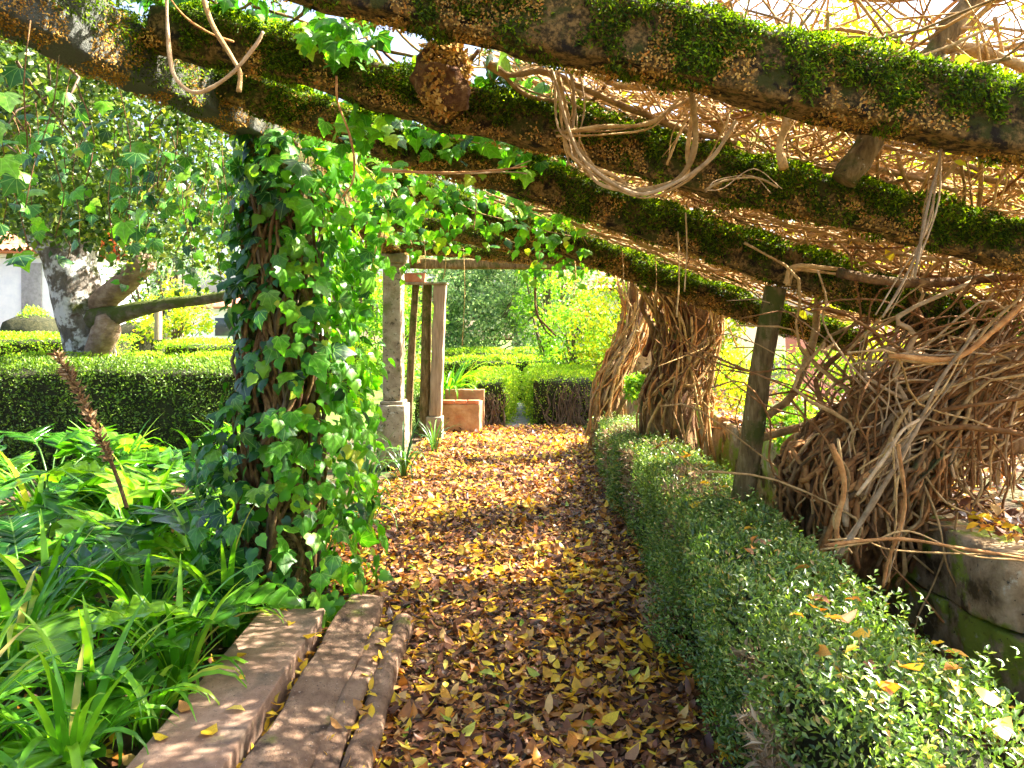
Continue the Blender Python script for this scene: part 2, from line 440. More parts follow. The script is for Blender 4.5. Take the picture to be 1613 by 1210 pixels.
M_glass = rough_mat('window_glass', [(.3, (.03, .04, .05)), (.7, (.06, .07, .08))], 2, rough=.1, bump=0, spec=.5)

LITTER = [(0, (.055, .020, .010)), (.12, (.15, .055, .020)), (.22, (.34, .13, .030)), (.30, (.09, .035, .016)), (.40, (.42, .17, .030)), (.48, (.18, .07, .028)),
          (.58, (.50, .20, .022)), (.66, (.76, .43, .018)), (.72, (.25, .10, .04)), (.82, (.82, .54, .02)), (.88, (.58, .35, .11)), (.95, (.76, .60, .04)), (.98, (.28, .40, .03))]
M_litter = leaf_mat('leaf_litter', LITTER, .12, .45, .4, (1.1, .9, .4), mode='CONSTANT', thick=30)
YEL = [(0, (.68, .40, .02)), (.2, (.74, .52, .04)), (.4, (.60, .30, .03)), (.55, (.72, .56, .10)), (.7, (.40, .19, .05)), (.85, (.70, .46, .03))]
BRN = [(0, (.22, .10, .05)), (.3, (.34, .17, .08)), (.6, (.28, .11, .05)), (.8, (.42, .24, .12))]
M_yel = leaf_mat('yellow_fallen_leaf', YEL, .2, .45, .4, (1.2, 1, .3), mode='CONSTANT', thick=30)
M_brn = leaf_mat('brown_fallen_leaf', BRN, .1, .5, .35, (1.1, .9, .4), mode='CONSTANT', thick=30)
M_orange = leaf_mat('orange_fallen_leaf', [(0, (.62, .22, .03)), (.5, (.55, .28, .06)), (1, (.66, .34, .05))], .2, .45, .35, (1.2, .9, .3), thick=30)
M_greenleaf = leaf_mat('green_fallen_leaf', [(0, (.32, .40, .05)), (1, (.50, .50, .08))], .2, .45, .35, thick=30)

M_box = leaf_mat('box_hedge_leaf', [(0, (.040, .085, .016)), (.3, (.085, .16, .026)), (.62, (.15, .245, .042)), (.88, (.28, .37, .08)), (.95, (.38, .42, .13)), (1, (.44, .22, .06))], .25, .34, .7)
M_boxsun = leaf_mat('sunny_hedge_leaf', [(0, (.12, .23, .018)), (.4, (.20, .35, .022)), (.8, (.32, .44, .03)), (1, (.46, .48, .05))], .45, .4, .35)  # brighter copy of the hedge leaf, with sunlight put into its colour
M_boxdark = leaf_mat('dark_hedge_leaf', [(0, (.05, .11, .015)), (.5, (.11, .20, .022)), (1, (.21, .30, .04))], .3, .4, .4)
M_boxdry = leaf_mat('dead_hedge_twig', [(0, (.20, .13, .07)), (.5, (.34, .25, .14)), (1, (.46, .36, .22))], .1, .7, .2, (1, .9, .7))
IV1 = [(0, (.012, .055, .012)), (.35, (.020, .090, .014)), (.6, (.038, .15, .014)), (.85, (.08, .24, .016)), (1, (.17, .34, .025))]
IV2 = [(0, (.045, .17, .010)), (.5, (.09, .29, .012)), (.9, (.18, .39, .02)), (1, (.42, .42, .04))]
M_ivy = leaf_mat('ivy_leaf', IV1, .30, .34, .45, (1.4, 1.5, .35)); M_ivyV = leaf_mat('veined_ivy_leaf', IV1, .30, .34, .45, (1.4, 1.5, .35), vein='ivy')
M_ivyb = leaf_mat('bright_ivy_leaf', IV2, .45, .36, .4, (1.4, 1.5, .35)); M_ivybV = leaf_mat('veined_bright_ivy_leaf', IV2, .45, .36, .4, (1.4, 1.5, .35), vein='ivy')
M_acan = leaf_mat('acanthus_leaf', [(0, (.012, .065, .008)), (.4, (.028, .12, .008)), (.7, (.08, .24, .010)), (1, (.20, .40, .018))], .34, .27, .55, (1.4, 1.5, .3), vein='pinnate')
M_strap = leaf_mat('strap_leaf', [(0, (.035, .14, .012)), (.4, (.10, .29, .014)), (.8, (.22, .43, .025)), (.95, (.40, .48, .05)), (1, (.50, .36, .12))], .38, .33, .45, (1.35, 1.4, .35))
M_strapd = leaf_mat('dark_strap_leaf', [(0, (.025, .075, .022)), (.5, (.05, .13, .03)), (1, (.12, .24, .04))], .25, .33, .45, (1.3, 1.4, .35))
M_treeleaf = leaf_mat('orchard_leaf', [(0, (.022, .055, .008)), (.4, (.05, .10, .010)), (.8, (.11, .18, .016)), (1, (.30, .32, .04))], .28, .36, .45)
M_yg = leaf_mat('yellow_green_leaf', [(0, (.13, .27, .02)), (.35, (.24, .37, .022)), (.7, (.42, .48, .028)), (.93, (.62, .56, .04)), (1, (.60, .36, .05))], .5, .45, .3, (1.25, 1.2, .35))
M_fresh = leaf_mat('fresh_green_leaf', [(0, (.08, .20, .02)), (.5, (.16, .32, .025)), (1, (.32, .44, .04))], .45, .4, .35)
M_bluegreen = leaf_mat('blue_green_leaf', [(0, (.07, .13, .07)), (.4, (.15, .25, .12)), (.8, (.32, .43, .20)), (1, (.60, .62, .42))], .38, .5, .3, (1.1, 1.2, .7))
M_moss = leaf_mat('moss_leaf', [(0, (.016, .034, .002)), (.4, (.045, .088, .004)), (.8, (.12, .19, .006)), (1, (.28, .35, .012))], .38, .6, .2, (1.4, 1.5, .3))
M_lichen = leaf_mat('lichen_flake', [(0, (.20, .11, .022)), (.4, (.40, .235, .05)), (.75, (.56, .36, .10)), (1, (.52, .20, .03))], .1, .8, .1, (1, .9, .5))

# ------------------------------------------------------------------ ground, path, bank
def sheet(name, fx, fy, zf, mat, nx, ny, kind='structure'):
    u, v = np.meshgrid(np.linspace(0, 1, nx), np.linspace(0, 1, ny), indexing='ij')
    X = fx(u, v); Y = fy(u, v); Z = zf(X, Y)
    V = np.stack([X, Y, Z], -1).reshape(-1, 3); i = np.arange(nx * ny).reshape(nx, ny)
    F = np.stack([i[:-1, :-1], i[1:, :-1], i[1:, 1:], i[:-1, 1:]], -1).reshape(-1, 4)
    o = link(name, make_mesh(name, V, F, mat, True)); return tag(o, kind=kind)

n_g = SinNoise(1, .6)
sheet('ground', lambda u, v: -250 + 500 * u, lambda u, v: -60 + 500 * v, lambda X, Y: np.zeros_like(X) - .03, M_soil, 2, 2)
n_p = SinNoise(2, .5)
def path_z(X, Y): return .006 + .012 * n_p(np.stack([X, Y, X * 0], -1)) + .008
sheet('path', lambda u, v: -1.35 - .15 * v + (2.15 - .1 * v) * u, lambda u, v: -1.0 + 11.6 * v, path_z, M_pathsoil, 24, 90)
sheet('garden_path', lambda u, v: -.48 + .34 * u, lambda u, v: 10.63 + 3 * v, lambda X, Y: .004 + X * 0, M_greystone, 2, 2)
sheet('lawn', lambda u, v: -14 + 26 * u, lambda u, v: 10.7 + 40 * v, lambda X, Y: -.01 + X * 0, M_lawn, 2, 2)

def wall_x(Y): return 2.02 - .085 * np.asarray(Y, float)
n_b = SinNoise(3, .9)
def bank_z(X, Y):
    d = X - wall_x(Y)
    return .58 + .05 * n_b(np.stack([X, Y, X * 0], -1)) + .05 * np.clip(d, 0, 8)
sheet('earth_bank', lambda u, v: wall_x(-1 + 15 * v) + .18 + 16 * u ** 1.6, lambda u, v: -1 + 15 * v + 0 * u, bank_z, M_soil, 30, 40)

# ------------------------------------------------------------------ hedges
def hedge_leaves(c0, c1, n, size, mat_t=TINY, wob=.07, faces=(1, 1, 1, 1, 1), seed=0, topz=None, lay=.09):
    """leaves over an upright box c0..c1: faces = weights for -x, +x, -y, +y, top"""
    r = np.random.default_rng(seed); c0 = np.array(c0, float); c1 = np.array(c1, float); d = c1 - c0
    ar = np.array([d[1] * d[2], d[1] * d[2], d[0] * d[2], d[0] * d[2], d[0] * d[1]]) * np.array(faces)
    f = r.choice(5, n, p=ar / ar.sum()); u = r.random((n, 3)); P = c0 + u * d
    Nn = np.zeros((n, 3))
    for k, (ax, val, s) in enumerate([(0, c0[0], -1), (0, c1[0], 1), (1, c0[1], -1), (1, c1[1], 1), (2, c1[2], 1)]):
        mk = f == k; P[mk, ax] = val; Nn[mk, ax] = s
    nz = SinNoise(seed + 100, .28)
    P = P + Nn * (nz(P) * wob + r.uniform(-lay, .012, n))[:, None]
    # round the shoulders
    c = (c0 + c1) / 2; hh = d / 2
    q = (P - c) / hh; q[:, 2] = np.maximum(q[:, 2], 0)
    over = np.maximum(np.abs(q) - .80, 0); L = np.linalg.norm(over, axis=1)
    P[:, 2] -= np.clip(L - .20, 0, 1) * hh[2] * .9 * (q[:, 2] > .8)
    xd = nrm(Nn * .55 + r.normal(size=(n, 3)) * .6 + np.array([0, 0, .35])); zd = nrm(Nn * .8 + r.normal(size=(n, 3)) * .6 + np.array([0, 0, .5]))
    sz = size * r.uniform(.65, 1.35, n)
    return P, xd, zd, sz

def hedge(label, c0, c1, n, size, mat, seed, faces=(1, 1, 1, 0, 1), group=None, tpl=TINY, zf=None, core_in=.10, extra=None, wob=.09):
    c0 = np.array(c0, float); c1 = np.array(c1, float); c = (c0 + c1) / 2
    t = thing('hedge', (c[0], c[1], c0[2]), label, 'hedge', group)
    ins = np.array([core_in, core_in, 0]); top = np.array([core_in, core_in, core_in])
    nz = SinNoise(seed, .25)
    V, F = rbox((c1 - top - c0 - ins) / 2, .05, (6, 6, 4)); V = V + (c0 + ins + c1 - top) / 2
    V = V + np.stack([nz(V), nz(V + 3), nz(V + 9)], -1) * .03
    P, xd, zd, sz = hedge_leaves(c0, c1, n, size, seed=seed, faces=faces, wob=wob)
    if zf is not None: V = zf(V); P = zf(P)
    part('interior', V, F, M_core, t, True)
    if extra is not None:
        mask = extra(P); vv, ff = scatter(BLADE, P[mask], xd[mask], zd[mask], sz[mask] * 2.2); part('dead_twigs', vv, ff, M_boxdry, t, kind='stuff')
        P, xd, zd, sz = P[~mask], xd[~mask], zd[~mask], sz[~mask]
    vv, ff = scatter(tpl, P, xd, zd, sz); part('foliage', vv, ff, mat, t, kind='stuff')
    return t

# the clipped box hedge on the right of the path
def h_shape(V):
    V = np.array(V, float); Y = V[:, 1]
    top = np.interp(Y, [0, 3, 4.5, 6, 8, 9.3], [.72, .70, .66, .58, .46, .34]); V[:, 2] = V[:, 2] * top / .7
    V[:, 0] += np.interp(Y, [0, 3, 9], [.03, .0, -.02]) + .03 * np.sin(Y * 1.7)
    return V
dn = SinNoise(55, .35)
def dry_mask(P): return (dn(P * np.array([1, .8, 1.2])) + .25 * np.exp(-((P[:, 1] - 3.6) / .7) ** 2) + .15 * np.exp(-((P[:, 1] - 5.2) / .6) ** 2) > .48) & (rng.random(len(P)) < .7)
tH = hedge('long clipped box hedge lining the right edge of the leafy path', (.62, .9, 0), (1.06, 5.0, .70), 62000, .021, M_box, 21, (1, .5, .1, 0, 1.2), zf=h_shape, extra=dry_mask)
P, xd, zd, sz = hedge_leaves((.62, 5.0, 0), (1.06, 9.2, .70), 26000, .026, seed=22, faces=(1, .3, 0, .3, 1.3)); P = h_shape(P); mk = dry_mask(P)
vv, ff = scatter(TINY, P[~mk], xd[~mk], zd[~mk], sz[~mk]); part('foliage', vv, ff, M_box, tH, kind='stuff')
vv, ff = scatter(BLADE, P[mk], xd[mk], zd[mk], sz[mk] * 2); part('dead_twigs', vv, ff, M_boxdry, tH, kind='stuff')
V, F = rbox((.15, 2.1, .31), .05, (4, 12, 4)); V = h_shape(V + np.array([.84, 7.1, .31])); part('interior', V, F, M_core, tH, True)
# upright sprigs on its top
r0 = np.random.default_rng(8)
its = []
for k in range(700):
    Y = r0.uniform(1.1, 8.5) ** 1.0; X = r0.uniform(.64, 1.05); b = h_shape(np.array([[X, Y, .70]]))[0]; b[2] -= .02
    d = nrm(np.array([r0.normal() * .45, r0.normal() * .45, 1])); Ln = r0.uniform(.04, .11); m = 9
    tt = np.linspace(.1, 1, m); Pp = b + d * (tt * Ln)[:, None]; a = np.arange(m) * 1.57 + r0.uniform(0, 3)
    sd = np.stack([np.cos(a), np.sin(a), np.full(m, .55)], -1); its.append(scatter(TINY, Pp, sd, np.tile(d, (m, 1)), np.full(m, .02 + .004 * r0.random())))
V, F = merge(its); part('sprigs', V, F, M_box, tH, kind='stuff')

# hedges in the garden on the left
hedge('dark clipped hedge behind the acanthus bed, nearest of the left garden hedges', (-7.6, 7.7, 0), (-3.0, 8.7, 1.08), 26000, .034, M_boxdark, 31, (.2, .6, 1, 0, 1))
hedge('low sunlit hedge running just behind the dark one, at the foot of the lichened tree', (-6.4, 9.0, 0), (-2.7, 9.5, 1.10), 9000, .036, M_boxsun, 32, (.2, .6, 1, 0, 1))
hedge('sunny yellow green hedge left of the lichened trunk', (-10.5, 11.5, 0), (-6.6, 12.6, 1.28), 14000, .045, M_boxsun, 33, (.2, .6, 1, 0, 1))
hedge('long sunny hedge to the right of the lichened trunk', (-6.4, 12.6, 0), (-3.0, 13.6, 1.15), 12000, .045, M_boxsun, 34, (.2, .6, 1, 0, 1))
# at the end of the path
hedge('box hedge with bare woody stems left of the garden gap', (-1.02, 10.8, 0), (-.42, 13.2, .70), 9000, .034, M_boxsun, 35, (.3, 1, .35, 0, 1), wob=.14)
hedge('bright box hedge with a brown bare end right of the garden gap', (-.20, 10.9, 0), (.85, 13.4, .72), 13000, .034, M_boxsun, 36, (1, .6, .5, 0, 1), wob=.14)
hedge('low hedge crossing behind the garden gap, front row', (-2.2, 14.2, 0), (1.2, 14.8, .80), 9000, .04, M_boxsun, 37, (.3, .3, 1, 0, 1), wob=.14)
hedge('low hedge crossing behind the garden gap, back row', (-2.4, 16.2, 0), (1.4, 16.8, .86), 8000, .045, M_boxsun, 38, (.3, .3, 1, 0, 1), wob=.14)
hedge('small dark hedge stub between the white pillar and the posts', (-1.75, 9.95, 0), (-1.35, 10.6, .62), 3500, .03, M_boxdark, 39, (.3, .6, 1, 0, 1))
# woody stems in the bare fronts
for hx0, hx1, hy, zt in ((-.98, -.5, 10.78, .5), (.12, .80, 10.85, .62)):
    its = []
    for k in range(46):
        x = r0.uniform(hx0, hx1); p = np.array([x, hy + r0.uniform(0, .05), 0]); pts = [p]
        for s in range(4): p = p + np.array([r0.normal() * .05, r0.normal() * .012, zt / 4 * r0.uniform(.7, 1.1)]); pts.append(p)
        its.append(tube(catmull(pts, 2), [.012, .004], 4, caps=False))
    V, F = merge(its)
    hs = [o for o in COL.objects if o.name.startswith('hedge') and o.type == 'EMPTY' and 'garden gap' in o['label'] and ('woody' in o['label']) == (hx0 < 0) and 'crossing' not in o['label']][0]
    part('bare_stems', V, F, M_twig, hs, True, kind='stuff')

# ------------------------------------------------------------------ pergola beams
class Beam: pass
BEAMS = []
nb = SinNoise(61, .09)
mossn = SinNoise(62, .10, 2); lichn = SinNoise(63, .13, 2)
def beam(label, p0, p1, wd, hg, nmoss, nlich, seed, mat=None, group='mossy pergola crossbeams', msize=.022, name='pergola_beam', sag=0):
    p0 = np.array(p0, float); p1 = np.array(p1, float)
    t = thing(name, (p0 + p1) / 2 - np.array([0, 0, hg / 2]), label, 'beam', group)
    L = np.linalg.norm(p1 - p0); dv = (p1 - p0) / L
    V, F = box_between(p0, p1, wd, hg, .018, (int(L * 26), 5, 6), None)
    V = V + np.stack([nb(V), nb(V + 3), nb(V + 5)], -1) * .012
    lo = SinNoise(seed, .5, 2); V[:, 2] += lo(V * np.array([1, 1, 0])) * .018
    part('beam_core', V, F, mat or M_beam, t, True)
    r = np.random.default_rng(seed)
    side = nrm(np.cross(dv, [0, 0, 1])); upv = np.cross(side, dv)
    if side[1] > 0 and abs(dv[0]) > .5: side = -side
    def sample(n, wts):
        s = r.uniform(-.5, .5, n) * L; f = r.choice(4, n, p=np.array(wts) / sum(wts)); a = r.uniform(-.5, .5, n)
        P = np.zeros((n, 3)); Nn = np.zeros((n, 3))
        for k, (nv, half, ov, oh) in enumerate([(upv, hg / 2, side, wd), (side, wd / 2, upv, hg), (-upv, hg / 2, side, wd), (-side, wd / 2, upv, hg)]):
            m = f == k; P[m] = nv * half + ov * (a[m] * oh)[:, None]; Nn[m] = nv
        P = P + (p0 + p1) / 2 + dv * s[:, None]; P[:, 2] += lo(P * np.array([1, 1, 0])) * .018
        return P, Nn, f, a
    P, Nn, f, a = sample(int(nmoss * 2.4), (1.2, 1.3, .35, .4))
    dens = mossn(P) * 1.05 + np.where(f == 0, .75, np.where(f == 2, -.5, a * 1.7 + .12))
    k = dens > r.uniform(-.45, .25, len(P)); P, Nn, dens = P[k], Nn[k], dens[k]
    n = len(P); lift = np.clip(dens, 0, 1.3) * .032 * r.random(n) ** .5
    xd = nrm(Nn * .7 + r.normal(size=(n, 3)) * .65 + np.array([0, 0, -.25])); zd = nrm(Nn + r.normal(size=(n, 3)) * .5 + np.array([0, 0, .6]))
    vv, ff = scatter(tpl_tiny(.34, .1, -.2), P + Nn * lift[:, None], xd, zd, msize * .66 * r.uniform(.5, 1.5, n))
    part('moss', vv, ff, M_moss, t, kind='stuff')
    P, Nn, f, a = sample(int(nlich * 3.6), (.15, 1.2, .9, .3))
    dens = lichn(P) * 1.8 + np.where(f == 1, -a * 1.2, 0.1); k = (dens > r.uniform(-.05, .5, len(P))) & (mossn(P) < .45); P, Nn = P[k], Nn[k]; n = len(P)
    xd = nrm(r.normal(size=(n, 3)) + Nn * .3); zd = nrm(Nn + r.normal(size=(n, 3)) * .45)
    vv, ff = scatter(TINYW, P + Nn * .006, xd, zd, msize * .46 * r.uniform(.5, 1.4, n)); part('lichen', vv, ff, M_lichen, t, kind='stuff')
    b = Beam(); b.p0, b.p1, b.t = p0, p1, t; BEAMS.append(b)
    return t

def bx(Y, za, zb, xa=-1.5, xb=2.3):      # centre heights at X=0 -> slope
    return (xa, Y, za + (zb - za) * xa / 1.8), (xb, Y, za + (zb - za) * xb / 1.8)
beam('thick mossy crossbeam nearest the camera, along the top edge', *bx(2.4, 2.477, 2.084), .18, .205, 34000, 9000, 71, msize=.024)
beam('second mossy crossbeam from the camera, with a rusty root lump hanging at its left', *bx(2.95, 2.28, 1.817), .15, .155, 30000, 8000, 72, msize=.024)
beam('third mossy crossbeam from the camera, resting on the leaning post', *bx(3.5, 2.146, 1.562, xb=2.15), .15, .155, 24000, 6500, 73, msize=.025)
beam('fourth mossy crossbeam, its sunlit moss edge dropping towards the vine trunks', *bx(4.75, 2.06, 1.43, xb=2.0), .15, .14, 16000, 4500, 74, msize=.028)
beam('fifth crossbeam, dark in the ivy shade before the white pillar', *bx(6.2, 2.11, 1.80, xa=-1.6, xb=1.7), .14, .14, 7000, 2500, 75, msize=.03)
beam('sixth crossbeam, dark and level above the white pillar', *bx(7.9, 2.18, 2.05, xa=-1.8, xb=1.6), .14, .13, 5000, 2000, 76, msize=.032)
V, F = box_between((-1.95, 9.62, 2.22), (1.5, 9.62, 2.20), .15, .12, .02, (40, 3, 3)); V = V + np.stack([nb(V), nb(V + 3), nb(V + 5)], -1) * .012
solo('pergola_beam', V, F, M_post, 'bare brown timber crossbeam at the far end of the pergola', 'beam', 'timber beams at the pergola end', smooth=True)
V, F = box_between((-1.9, 8.9, 2.33), (1.5, 8.9, 2.28), .13, .11, .03, (40, 3, 3)); V = V + np.stack([nb(V), nb(V + 3), nb(V + 5)], -1) * .014
solo('pergola_beam', V, F, M_beam, 'dark weathered crossbeam just in front of the far timber beam', 'beam', 'timber beams at the pergola end', smooth=True)
def lx(Y): return -1.20 - .0415 * Y
beam('near lichen stained side beam reaching from the upper left corner to the ivied pillar', (-1.86, .9, 2.57), (-1.43, 4.3, 2.57), .17, .22, 9000, 9000, 77, mat=M_beamL, group=None, name='pergola_side_beam')
beam('far side beam running from the ivied pillar back over the white pillar', (lx(4.25), 4.25, 2.36), (lx(10), 10, 2.31), .18, .2, 6000, 3000, 78, mat=M_beam, group=None, name='pergola_side_beam')

# rusty root lump hanging between the first two beams
nl = SinNoise(64, .06)
its = []
c = at(700, 120, 2.72)
V, F = rbox((.075, .10, .13), .07, (10, 10, 14)); V = V + c; V = V + np.stack([nl(V), nl(V + 2), nl(V + 5)], -1) * .045
tR = thing('root_lump', c - np.array([0, 0, .16]), 'rusty brown lichen covered root lump wedged between the first two crossbeams', 'root')
part('lump', V, F, rough_mat('rusty_root', [(.3, (.05, .02, .012)), (.5, (.18, .08, .03)), (.7, (.42, .24, .09))], 22, bump=1, dist=.04), tR, True)
n = 2800; dd = rdir(n); P = c + dd * np.array([.085, .11, .14]) * (1 + .12 * nl(dd * .3))[:, None]
vv, ff = scatter(TINYW, P, rdir(n), dd + rdir(n) * .4, .02 * rng.uniform(.5, 1.4, n)); part('lichen', vv, ff, M_lichen, tR, kind='stuff')

# ------------------------------------------------------------------ pillars and posts
t = thing('pillar', (lx(4.0), 4.0, 0), 'ivy smothered pillar holding up the left side beam', 'pillar')
V, F = rbox((.125, .125, 1.225), .02, (4, 4, 14), nb, .01); part('shaft', V + np.array([lx(4.0), 4.0, 1.225]), F, M_beam, t, True)
# white pillar with plinth and cap
pc = np.array([-1.53, 7.95]); t = thing('pillar', (*pc, 0), 'pale concrete pillar with plinth and moulded cap beside the path', 'pillar')
def blk(cx, cy, z0, z1, hx, hy, r=.012, div=(3, 3, 6), amp=.004):
    V, F = rbox((hx, hy, (z1 - z0) / 2), r, div, nb, amp); return V + np.array([cx, cy, (z0 + z1) / 2]), F
V, F = blk(*pc, 0, .64, .145, .145); part('plinth', V, F, M_concrete, t, True)
V, F = blk(*pc, .64, .68, .120, .120); part('base_moulding', V, F, M_concrete, t, True)
V, F = blk(*pc, .68, 2.06, .098, .098, .02, (3, 3, 16)); part('shaft', V, F, M_concrete, t, True)
V, F = blk(*pc, 2.06, 2.10, .118, .118); part('necking', V, F, M_concrete, t, True)
V, F = blk(*pc, 2.10, 2.20, .135, .135); part('cap', V, F, M_concrete, t, True)
# posts at the far end
def post(label, pts, r, mat, sides=10, group=None, name='wooden_post'):
    V, F = tube(catmull(pts, 5), r, sides, nb, .05); return solo(name, V, F, mat, label, 'post', group, sharp=50, base=np.array(pts[0]))
post('dark round wooden post leaning just right of the white pillar', [at(642, 690, 9.75), at(648, 560, 9.75), at(655, 446, 9.75)], [.052, .048, .045], M_post, group='posts at the far pergola corner')
post('middle wooden post of the three beside the planter', [at(668, 690, 9.72), at(671, 560, 9.72), at(673, 446, 9.72)], [.07, .065, .06], M_post, group='posts at the far pergola corner')
V, F = box_between(at(686, 655, 9.66), at(694, 446, 9.66), .15, .13, .015, (14, 3, 3), nb, .008, up=(0, 1, 0))
solo('wooden_post', V, F, M_postlight, 'pale squared post striped with sunlight beside the planter', 'post', 'posts at the far pergola corner', smooth=True)
V, F = blk(-1.335, 9.66, 0, .29, .10, .09); solo('post_footing', V, F, M_concrete, 'small concrete footing under the pale squared post', 'footing', smooth=True)
V, F = blk(-1.60, 9.66, 1.985, 2.10, .14, .09, .006); solo('terracotta_block', V, F, M_terra, 'red terracotta block on the head of the far posts', 'block', smooth=True)
V, F = blk(-1.47, 9.68, 1.955, 1.984, .29, .11, .006); solo('bearing_slab', V, F, M_concrete, 'thin grey slab lying across the tops of the far posts', 'slab', smooth=True)
# planter
t = thing('planter', (-1.03, 10.3, 0), 'low rendered planter with brick coping at the end of the path', 'planter')
x0, x1, y0, y1, zt = -1.30, -.80, 10.05, 10.62, .40
V, F = blk((x0 + x1) / 2, y0 + .05, 0, zt, (x1 - x0) / 2, .05, .012, (10, 2, 8), .006); part('front_panel', V, F, M_render, t, True)
V, F = blk(x1 - .05, (y0 + y1) / 2 + .051, 0, zt, .05, (y1 - y0) / 2 - .055, .012, (2, 10, 8), .006); part('side_panel', V, F, M_render, t, True)
V, F = blk(x0 + .05, (y0 + y1) / 2 + .051, 0, zt, .05, (y1 - y0) / 2 - .055, .012, (2, 10, 8), .006); part('side_panel', V, F, M_render, t, True)
V, F = blk((x0 + x1) / 2, y1, 0, zt + .14, (x1 - x0) / 2 + .02, .05, .012, (10, 2, 8), .006); part('back_panel', V, F, M_render, t, True)
for k in range(3):
    V, F = blk(x0 + .085 + k * .166, y0 + .05, zt + .002, zt + .045, .078, .062, .006); part('brick', V, F, M_terra, t, True)
V, F = blk((x0 + x1) / 2, (y0 + y1) / 2, .05, zt - .03, (x1 - x0) / 2 - .10, (y1 - y0) / 2 - .10, .01); part('soil', V, F, M_pathsoil, t, True)
# leaning post on the right
post('mossy round pole leaning in the hedge and propping the third crossbeam', [(.83, 3.72, -.02), at(1172, 772, 3.62), at(1196, 600, 3.55), at(1222, 452, 3.5)], [.056, .055, .052, .05], M_post, 12, name='leaning_pole')

# ------------------------------------------------------------------ right wall
tW = thing('retaining_wall', (wall_x(5), 5, 0), 'low broken retaining wall with green lichen behind the box hedge', 'wall')
rw = np.random.default_rng(12)
def wstone(Y0, Y1, z0, z1, thick=.26, dx=0., tilt=0., amp=.02):
    Yc = (Y0 + Y1) / 2; d = np.array([wall_x(Y1) - wall_x(Y0), Y1 - Y0, 0]); L = np.linalg.norm(d)
    V, F = rbox((L / 2 - .006, thick / 2, (z1 - z0) / 2 - .004), .014, (16, 6, 14), SinNoise(int(Y0 * 100 + z0 * 10), .16, 4), amp * 1.2)
    V = place(V, (wall_x(Yc) + thick / 2 + dx, Yc, (z0 + z1) / 2), d); part('stone', V, F, M_wall, tW, True)
y = .6
while y < 3.9:
    L = rw.uniform(.45, .75); h1 = rw.uniform(.26, .36)
    wstone(y, y + L, 0, h1, dx=rw.uniform(-.04, .01)); wstone(y + rw.uniform(-.1, .1), y + L, h1, .66 + rw.uniform(-.04, .03), dx=rw.uniform(-.03, .02), thick=.24); y += L
while y < 7.4:
    L = rw.uniform(.7, 1.1); wstone(y, y + L, 0, .70 + rw.uniform(-.03, .03), thick=.24, amp=.012); y += L
wstone(7.45, 7.95, 0, .64, .3, amp=.01); wstone(7.42, 7.98, .645, .74, .36, -.03, amp=.006)
wstone(8.0, 10.5, 0, .62, .24, amp=.012)
# pale pillar far right
t = thing('pillar', (1.17, 8.7, .6), 'pale pillar wrapped in vine stems on the far right wall', 'pillar')
V, F = blk(1.17, 8.7, .55, 2.05, .10, .10); part('shaft', V, F, M_concrete, t, True)
V, F = blk(1.17, 8.7, 2.05, 2.13, .13, .13); part('cap', V, F, M_concrete, t, True)

# ------------------------------------------------------------------ granite slabs in the left foreground
def slab(label, p0, p1, wd, hg, roll, mat, seed, r=.012, amp=.006, taper=None, div=(100, 9, 7)):
    p0 = np.array(p0, float); p1 = np.array(p1, float); L = np.linalg.norm(p1 - p0)
    V, F = rbox((L / 2, wd / 2, hg / 2), r, div, SinNoise(seed, .22, 3), amp)
    if taper is not None: V[:, 1] *= np.interp(V[:, 0], [-L / 2, L / 2], taper)
    c, s = math.cos(roll), math.sin(roll); V = V @ np.array([[1, 0, 0], [0, c, s], [0, -s, c]])
    V = place(V, (p0 + p1) / 2, p1 - p0)
    return solo('stone_slab', V, F, mat, label, 'slab', 'stone slabs edging the left flower bed', smooth=True)
slab('flat smooth granite slab, leftmost, beside the strap leaved bed', (-1.09, 1.25, .085), (-1.17, 3.62, .085), .30, .16, 0, M_slab, 81, .007, .0010)
slab('weathered tilted slab in the middle, end tucked under the ivy', (-.80, 1.25, .055), (-.885, 3.88, .065), .20, .15, .14, M_slab2, 82, .014, .012, (1.1, .9))
slab('split stone strip wedged between the middle slab and the rounded one', (-.665, 1.3, .05), (-.745, 3.55, .05), .09, .13, .25, M_slab2, 83, .014, .014)
slab('narrow rounded log like stone, closest to the path', (-.555, 1.3, .045), (-.66, 3.72, .06), .10, .12, .1, M_slab2, 84, .04, .016)

# ------------------------------------------------------------------ left tree
D = 9.6
def tp(pts, d=D): return np.array([at(p[0], p[1], p[2] if len(p) > 2 else d) for p in pts])
nt1 = SinNoise(91, .35, 3)
t = thing('orchard_tree', (at(140, 690, D)[0], D, 0), 'old leaning tree with white lichened trunk and a sawn stub', 'tree')
P = tp([(142, 693), (140, 610), (138, 540), (128, 480), (112, 425), (88, 375), (55, 320), (10, 260)]); V, F = tube(catmull(P, 6), [.36, .32, .29, .29, .30, .25, .18, .13], 20, nt1, .09)
part('trunk', V, F, M_trunk, t, True)
P = tp([(120, 440), (132, 385), (150, 330), (185, 270), (215, 190)]); V, F = tube(catmull(P, 6), [.22, .18, .15, .12, .07], 12, nt1, .1); part('limb', V, F, M_trunk, t, True)
P = tp([(150, 488), (176, 462, 9.4), (202, 440, 9.25), (231, 411, 9.1)]); V, F = tube(catmull(P, 6), [.17, .15, .145, .135], 14, nt1, .09); part('sawn_stub', V, F, M_stub, t, sharp=50)
P = tp([(140, 505), (178, 498, 9.35), (215, 488, 9.2), (270, 478, 9.1), (335, 470, 9.0), (400, 455, 8.9), (470, 430, 8.8)]); V, F = tube(catmull(P, 6), [.20, .125, .095, .075, .06, .05, .035], 12, nt1, .14); part('limb', V, F, M_limb, t, True)
